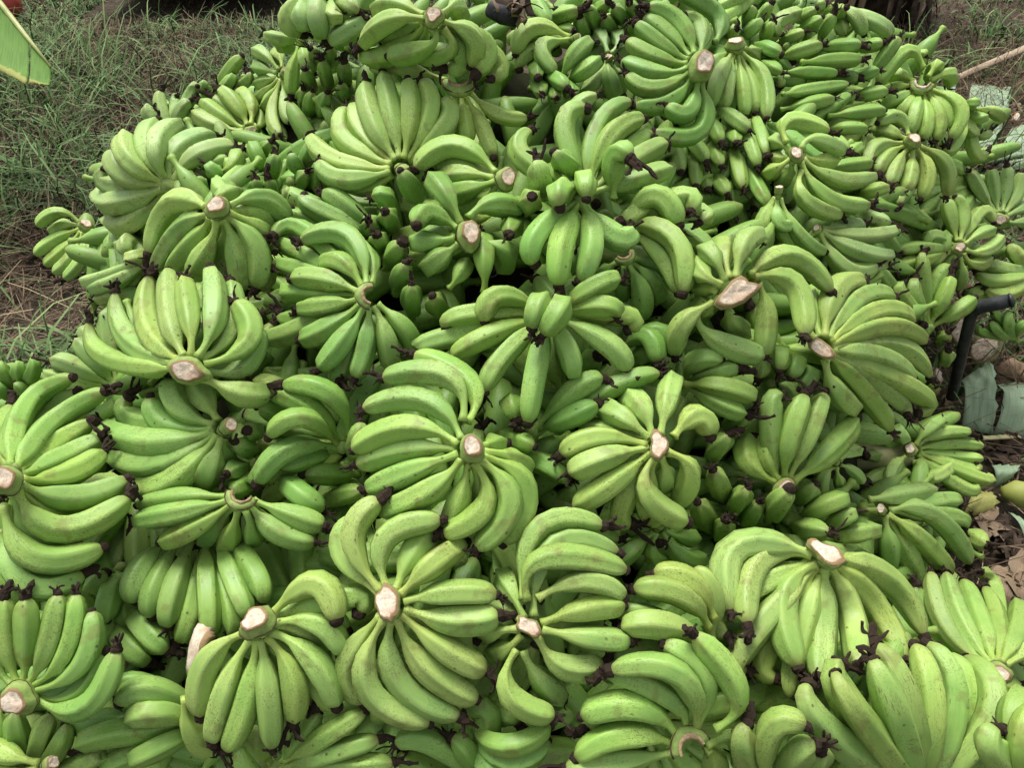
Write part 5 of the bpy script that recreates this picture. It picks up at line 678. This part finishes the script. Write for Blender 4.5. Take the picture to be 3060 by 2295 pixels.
# ------------------------------------------------------------------ plank platform and red drum at the top left
wp = Vector((-2.148,4.126,0.000)); wq = Vector((-1.183,4.126,0.000))
pf = thing('plank_platform', tuple(wp), 'low weathered plank platform over a dark gap beyond the grass', 'platform')
M_WOOD = mat_noise('grey_wood', (.10, .080, .062), (.20, .165, .13), 35, .85, .15)
n = 15; pw = (wq.x-wp.x)/n; rn = random.Random(4)
for i in range(n):
    bm = bmesh.new(); bmesh.ops.create_cube(bm, size=1); bmesh.ops.scale(bm, vec=(pw*.94, 1.5, .032), verts=bm.verts)
    bmesh.ops.bevel(bm, geom=bm.edges[:], offset=.004, segments=1, affect='EDGES')
    me = bpy.data.meshes.new('plank'); bm.to_mesh(me); bm.free(); me.materials.append(M_WOOD)
    o = bpy.data.objects.new('plank', me); C.objects.link(o); o.parent = pf; o.location = (pw*(i+.5), .80+rn.uniform(-.015, .015), .155+rn.uniform(-.002, .002))
for yy in (.22, .9, 1.4): 
    bm = bmesh.new(); bmesh.ops.create_cube(bm, size=1); bmesh.ops.scale(bm, vec=(wq.x-wp.x-.05, .09, .14), verts=bm.verts)
    bmesh.ops.bevel(bm, geom=bm.edges[:], offset=.006, segments=1, affect='EDGES')
    me = bpy.data.meshes.new('bearer'); bm.to_mesh(me); bm.free(); me.materials.append(M_WOOD)
    o = bpy.data.objects.new('bearer', me); C.objects.link(o); o.parent = pf; o.location = ((wq.x-wp.x)/2, yy+.25, .066)
rp = Vector((-2.520,4.172,0.070))
rd = thing('red_drum', (rp.x-.3, rp.y, 0), 'round ended red drum lying at the top left corner', 'drum')
M_RED = mat_noise('red_paint', (.30, .035, .03), (.42, .055, .045), 12, .45, .4, (.16, .03, .025), .1)
prof = [(-.62, .0), (-.62, .07), (-.60, .085), (-.3, .09), (.10, .09), (.20, .086), (.26, .07), (.29, .045), (.30, .0)]
V, F_ = [], []
for h, q in prof:
    for k in range(20): V.append((h, q*math.cos(.314159*k), .085+q*math.sin(.314159*k)))
for i in range(len(prof)-1):
    for k in range(20): k2 = (k+1) % 20; F_.append((i*20+k, i*20+k2, (i+1)*20+k2, (i+1)*20+k))
link('body', V, F_, M_RED, rd)
for hx in (-.2, .12):
    v, f = tube([Vector((hx, .091*math.cos(.314159*k), .085+.091*math.sin(.314159*k))) for k in range(21)], [.006]*21, 6, False); link('hoop', v, f, M_RED, rd)
# ------------------------------------------------------------------ dead banana trunk behind the pile, top right
tb = Vector((1.898,4.126,0.000))
tr = thing('dead_banana_trunk', (tb.x, tb.y+.12, 0), 'dark dead banana trunk wrapped in dry leaves behind the pile', 'tree trunk')
M_TRK = mat_noise('dead_trunk', (.022, .016, .012), (.07, .05, .036), 30, .95, .1, (.13, .09, .06), .8)
rod('trunk', [(tb.x, tb.y+.12, -.03), (tb.x, tb.y+.14, .4), (tb.x+.03, tb.y+.2, .9)], [.21, .18, .15], M_TRK, tr, 18)
for k in range(30):
    a = rn.uniform(-3.6, .5); rr = .2; x0 = tb.x+math.cos(a)*rr; y0 = tb.y+.12+math.sin(a)*rr; w_ = rn.uniform(.012, .035)
    zt = rn.uniform(.15, .55); sd_ = Vector((-math.sin(a), math.cos(a), 0))*w_; ou = Vector((math.cos(a), math.sin(a), 0)); fl = rn.uniform(.02, .16)
    p1 = Vector((x0, y0, zt)); p2 = Vector((x0, y0, .012))+ou*fl
    sheet('dry_leaf_strip', tuple(p1-sd_), tuple(p1+sd_), tuple(p2+sd_*.6), tuple(p2-sd_*.6), (M_TRK, M_TRK, M_DRYL)[k % 3], tr, 2, 6, .02, .0, k)
# ------------------------------------------------------------------ leaf pieces and stalks on the right
tag(sheet('dry_leaf_strip', (1.932,3.323,0.050), (2.374,3.567,0.100), (2.416,3.644,0.100), (1.960,3.379,0.050), mat_leaf('tan_leaf', (.30, .22, .14), (.42, .32, .22)), None, 16, 4, .012, .004, 8), 'long tan dry leaf strip lying across the grass at the right', 'dry leaf')
tag(sheet('banana_leaf_piece', (1.742,2.832,0.030), (1.851,2.736,0.030), (2.185,3.302,0.030), (2.021,3.338,0.030), M_LEAFG, None, 14, 12, .03, .012, 9), 'grey green leaf piece lying behind the small right edge hand', 'leaf piece')
tag(sheet('banana_leaf_piece', (1.774,2.590,0.050), (1.931,2.564,0.050), (2.125,2.965,0.050), (1.979,2.883,0.050), M_LEAFG, None, 14, 10, .03, .012, 10), 'grey green leaf piece at the right edge below the white offcut', 'leaf piece')
tag(sheet('banana_leaf_piece', (1.869,3.257,0.050), (1.868,3.163,0.050), (1.927,3.307,0.060), (1.905,3.331,0.060), M_LEAFG, None, 6, 6, .015, .006, 12), 'small grey green leaf scrap behind the brown crescent hand', 'leaf piece')
tag(rod('leaf_rib', [(1.747,2.589,0.060), (1.796,2.570,0.090), (1.946,2.624,0.080)], [.006, .009, .008], mat_noise('rib_green', (.05, .09, .035), (.09, .14, .06), 40, .5, .3), None, 8), 'thin dark green leaf rib lying at the right edge', 'leaf rib')
chunk('stem_offcut', (2.029,2.960,0.050), (-.15, -.5, .8), .018, .03, M_BARK, M_CUT, 'small white offcut lying on the grey green leaf at the right', 'offcut', 'cut stem offcuts', 3)
chunk('stem_offcut', (1.227,1.606,0.100), (-.3, -.6, .6), .030, .03, M_CROWN, M_CUT, 'pinkish round offcut against the black handle', 'offcut', 'cut stem offcuts', 5)
chunk('stem_offcut', (1.259,1.703,0.160), (-.4, -.5, .5), .022, .05, M_BARK, M_BARK, 'brown offcut above the black handle', 'offcut', 'cut stem offcuts', 6)
chunk('stem_offcut', (1.297,1.558,0.060), (-.5, -.3, .7), .042, .07, M_STALK, M_CUT, 'yellow green stem chunk lying right of the black handle', 'offcut', 'cut stem offcuts', 7)
chunk('stem_offcut', (1.083,1.443,0.080), (.5, -.4, .5), .022, .06, M_STALK, M_CUT, 'cream stem chip under the large pale wrapping hand', 'offcut', 'cut stem offcuts', 8)
tag(sheet('stem_bark_piece', (1.291,1.491,0.060), (1.377,1.437,0.050), (1.406,1.482,0.060), (1.349,1.523,0.070), M_BARK, None, 10, 8, .03, .01, 13, .006), 'curved tan bark plate above the wide grey green leaf', 'bark')
tag(sheet('banana_leaf_piece', (1.133,1.301,0.040), (1.199,1.274,0.050), (1.252,1.476,0.110), (1.171,1.434,0.080), M_LEAFG, None, 14, 14, .045, .010, 14), 'upright grey green leaf piece right of the small edge hand', 'leaf piece')
tag(sheet('banana_leaf_piece', (1.210,1.285,0.030), (1.317,1.273,0.030), (1.387,1.450,0.060), (1.262,1.438,0.060), M_LEAFG, None, 14, 12, .06, .008, 15), 'wide flat grey green leaf piece at the right edge', 'leaf piece')
tag(sheet('banana_leaf_piece', (1.139,1.115,0.030), (1.172,1.128,0.050), (1.201,1.159,0.070), (1.143,1.167,0.060), M_LEAFG, None, 10, 10, .03, .012, 16), 'small folded grey green leaf scrap beside the yellow stalk', 'leaf piece')
tag(sheet('banana_leaf_piece', (1.130,1.038,0.050), (1.150,1.025,0.050), (1.154,0.939,0.040), (1.141,0.958,0.030), M_LEAFG, None, 12, 8, .02, .012, 17), 'narrow grey green leaf scrap at the right edge, lower down', 'leaf piece')
tag(sheet('banana_leaf_piece', (1.035,1.042,0.020), (1.098,1.032,0.020), (1.115,1.096,0.050), (1.068,1.107,0.040), M_LEAFY, None, 10, 10, .03, .016, 18), 'yellow leaf piece under the tips of the small right hand', 'leaf piece')
tag(sheet('banana_leaf_piece', (1.080,1.394,0.030), (1.104,1.402,0.050), (1.114,1.442,0.090), (1.070,1.419,0.090), M_LEAFY, None, 8, 8, .02, .01, 19), 'yellow green leaf strip between the wrapping hand and the leaf', 'leaf piece')
tag(sheet('banana_leaf_piece', (0.764,1.030,0.120), (0.794,1.030,0.120), (0.831,1.101,0.120), (0.796,1.094,0.120), M_LEAFG, None, 8, 8, .01, .012, 20), 'grey green leaf scrap below the pale cut stalk', 'leaf piece')
st = thing('cut_stalk', (0.718,1.042,0.240), 'thick pale cut stalk lying beside the small right edge hand', 'stalk')
rod('stalk', [(0.687,1.034,0.250), (0.756,1.042,0.240), (0.832,1.055,0.230)], [.031, .033, .033], M_STALK, st, 18)
rod('cut_end', [(0.831,1.055,0.230), (0.835,1.055,0.230)], [.030, .027], M_CUT, st, 18)
tag(rod('yellow_stalk', [(1.141,1.096,0.050), (1.164,1.092,0.050), (1.215,1.075,0.050)], [.012, .030, .034], mat_leaf('yellow_stalk_skin', (.22, .26, .05), (.36, .38, .10), lines=30), None, 14), 'yellow green ribbed stalk entering from the right edge', 'stalk')
tag(sheet('dry_leaf_strip', (1.157,1.252,0.050), (1.258,1.258,0.050), (1.250,1.264,0.060), (1.161,1.258,0.060), mat_leaf('straw_leaf', (.30, .28, .13), (.42, .39, .2)), None, 12, 4, .01, .004, 22), 'straw coloured leaf strip under the wide flat leaf', 'dry leaf')
for k, (p, sz, lb) in enumerate((((1.133,1.368,0.030), .06, 'curled brown dead leaf left of the upright grey green leaf'), ((1.228,1.238,0.030), .08, 'crumpled brown dead leaf beside the straw coloured strip'),
        ((1.015,0.838,0.100), .10, 'dark crumpled dead leaf near the right edge, above the upright pale hand'), ((1.101,0.958,0.030), .09, 'brown dead leaf heap at the right edge below the narrow scrap'),
        ((1.065,1.019,0.030), .06, 'brown dead leaf under the yellow leaf piece'), ((1.744,2.572,0.050), .07, 'dark dried flower cluster by the thin green rib'),
        ((2.105,3.093,0.030), .05, 'small dead leaf at the top of the right leaf pieces'))):
    crumple('dead_leaf', p, sz, M_DRYL if k % 2 == 0 else M_TRK, lb, 'dead leaf', 10, 30+k, 'dead leaves on the ground')
# black bent handle
M_BLK = mat_noise('black_enamel', (.012, .013, .014), (.035, .036, .037), 50, .45, .4, (.07, .06, .05), .2)
hd = thing('bent_handle', (1.215,1.501,0.000), 'black bent metal handle standing at the right of the pile', 'handle')
rod('shaft', [(1.096,1.342,0.112), (1.068,1.326,0.196), (1.040,1.322,0.305), (1.018,1.317,0.385), (1.019,1.321,0.403), (1.024,1.320,0.416)], [.0125, .0125, .0125, .0125, .0125, .0125], M_BLK, hd, 14)
rod('grip', [(1.016,1.316,0.412), (1.023,1.314,0.424), (1.034,1.295,0.448), (1.049,1.277,0.472)], [.0135, .015, .015, .0145], mat_noise('black_rubber', (.018, .02, .022), (.04, .043, .047), 80, .7, .3), hd, 16)
rod('end_cap', [(1.049,1.277,0.472), (1.052,1.276,0.474), (1.054,1.276,0.475)], [.016, .016, .011], M_BLK, hd, 16)
# blackened stalk with dry bract on the top of the pile
bs_ = thing('blackened_stalk', (-0.014,1.430,0.993), 'short blackened stalk with brown dry bract on top of the pile', 'stalk')
rod('stalk', [(-0.039,1.428,1.005), (-0.016,1.411,1.001), (0.009,1.414,0.990)], [.0135, .016, .011], mat_noise('charred', (.010, .010, .011), (.035, .035, .037), 70, .8, .3, (.3, .3, .3), .5), bs_, 12)
sheet('bract', (-0.009,1.435,1.011), (0.010,1.394,0.985), (0.023,1.419,0.982), (0.008,1.463,1.012), M_DRYL, bs_, 10, 8, .02, .01, 41)
sheet('bract', (-0.033,1.448,1.011), (-0.009,1.423,0.999), (0.002,1.444,1.006), (-0.018,1.477,1.011), M_TRK, bs_, 8, 6, .015, .01, 42)
for k in range(9):
    c0 = Vector((-0.005,1.417,1.001)); a = rn.uniform(0, 6.28); q0 = c0+Vector((rn.gauss(0, .018), rn.gauss(0, .012), rn.uniform(.0, .015)))
    dv = Vector((math.cos(a), math.sin(a)*.6, rn.uniform(-.2, .6))).normalized()*rn.uniform(.025, .05); sv = dv.cross(Vector((0, .5, 1))).normalized()*rn.uniform(.004, .011)
    sheet('bract', tuple(q0-sv), tuple(q0+sv), tuple(q0+dv+sv*.5), tuple(q0+dv-sv*.4), M_TRK if k % 3 else M_DRYL, bs_, 3, 6, rn.uniform(-.01, .012), .004, 60+k, .0012)
# cream wedge of stem caught in the gap at the lower left
cw = thing('stem_wedge', (-0.420,0.474,0.531), 'cream pointed wedge of cut stem in the dark gap, lower left', 'offcut', 'cut stem offcuts')
sheet('cut_face', (-0.420,0.441,0.527), (-0.392,0.455,0.562), (-0.390,0.475,0.568), (-0.414,0.498,0.556), M_CUT, cw, 10, 8, .006, .008, 51, .012)
sheet('skin', (-0.429,0.448,0.506), (-0.398,0.460,0.546), (-0.395,0.482,0.551), (-0.420,0.505,0.541), M_CROWN, cw, 8, 6, .006, .004, 52, .01)
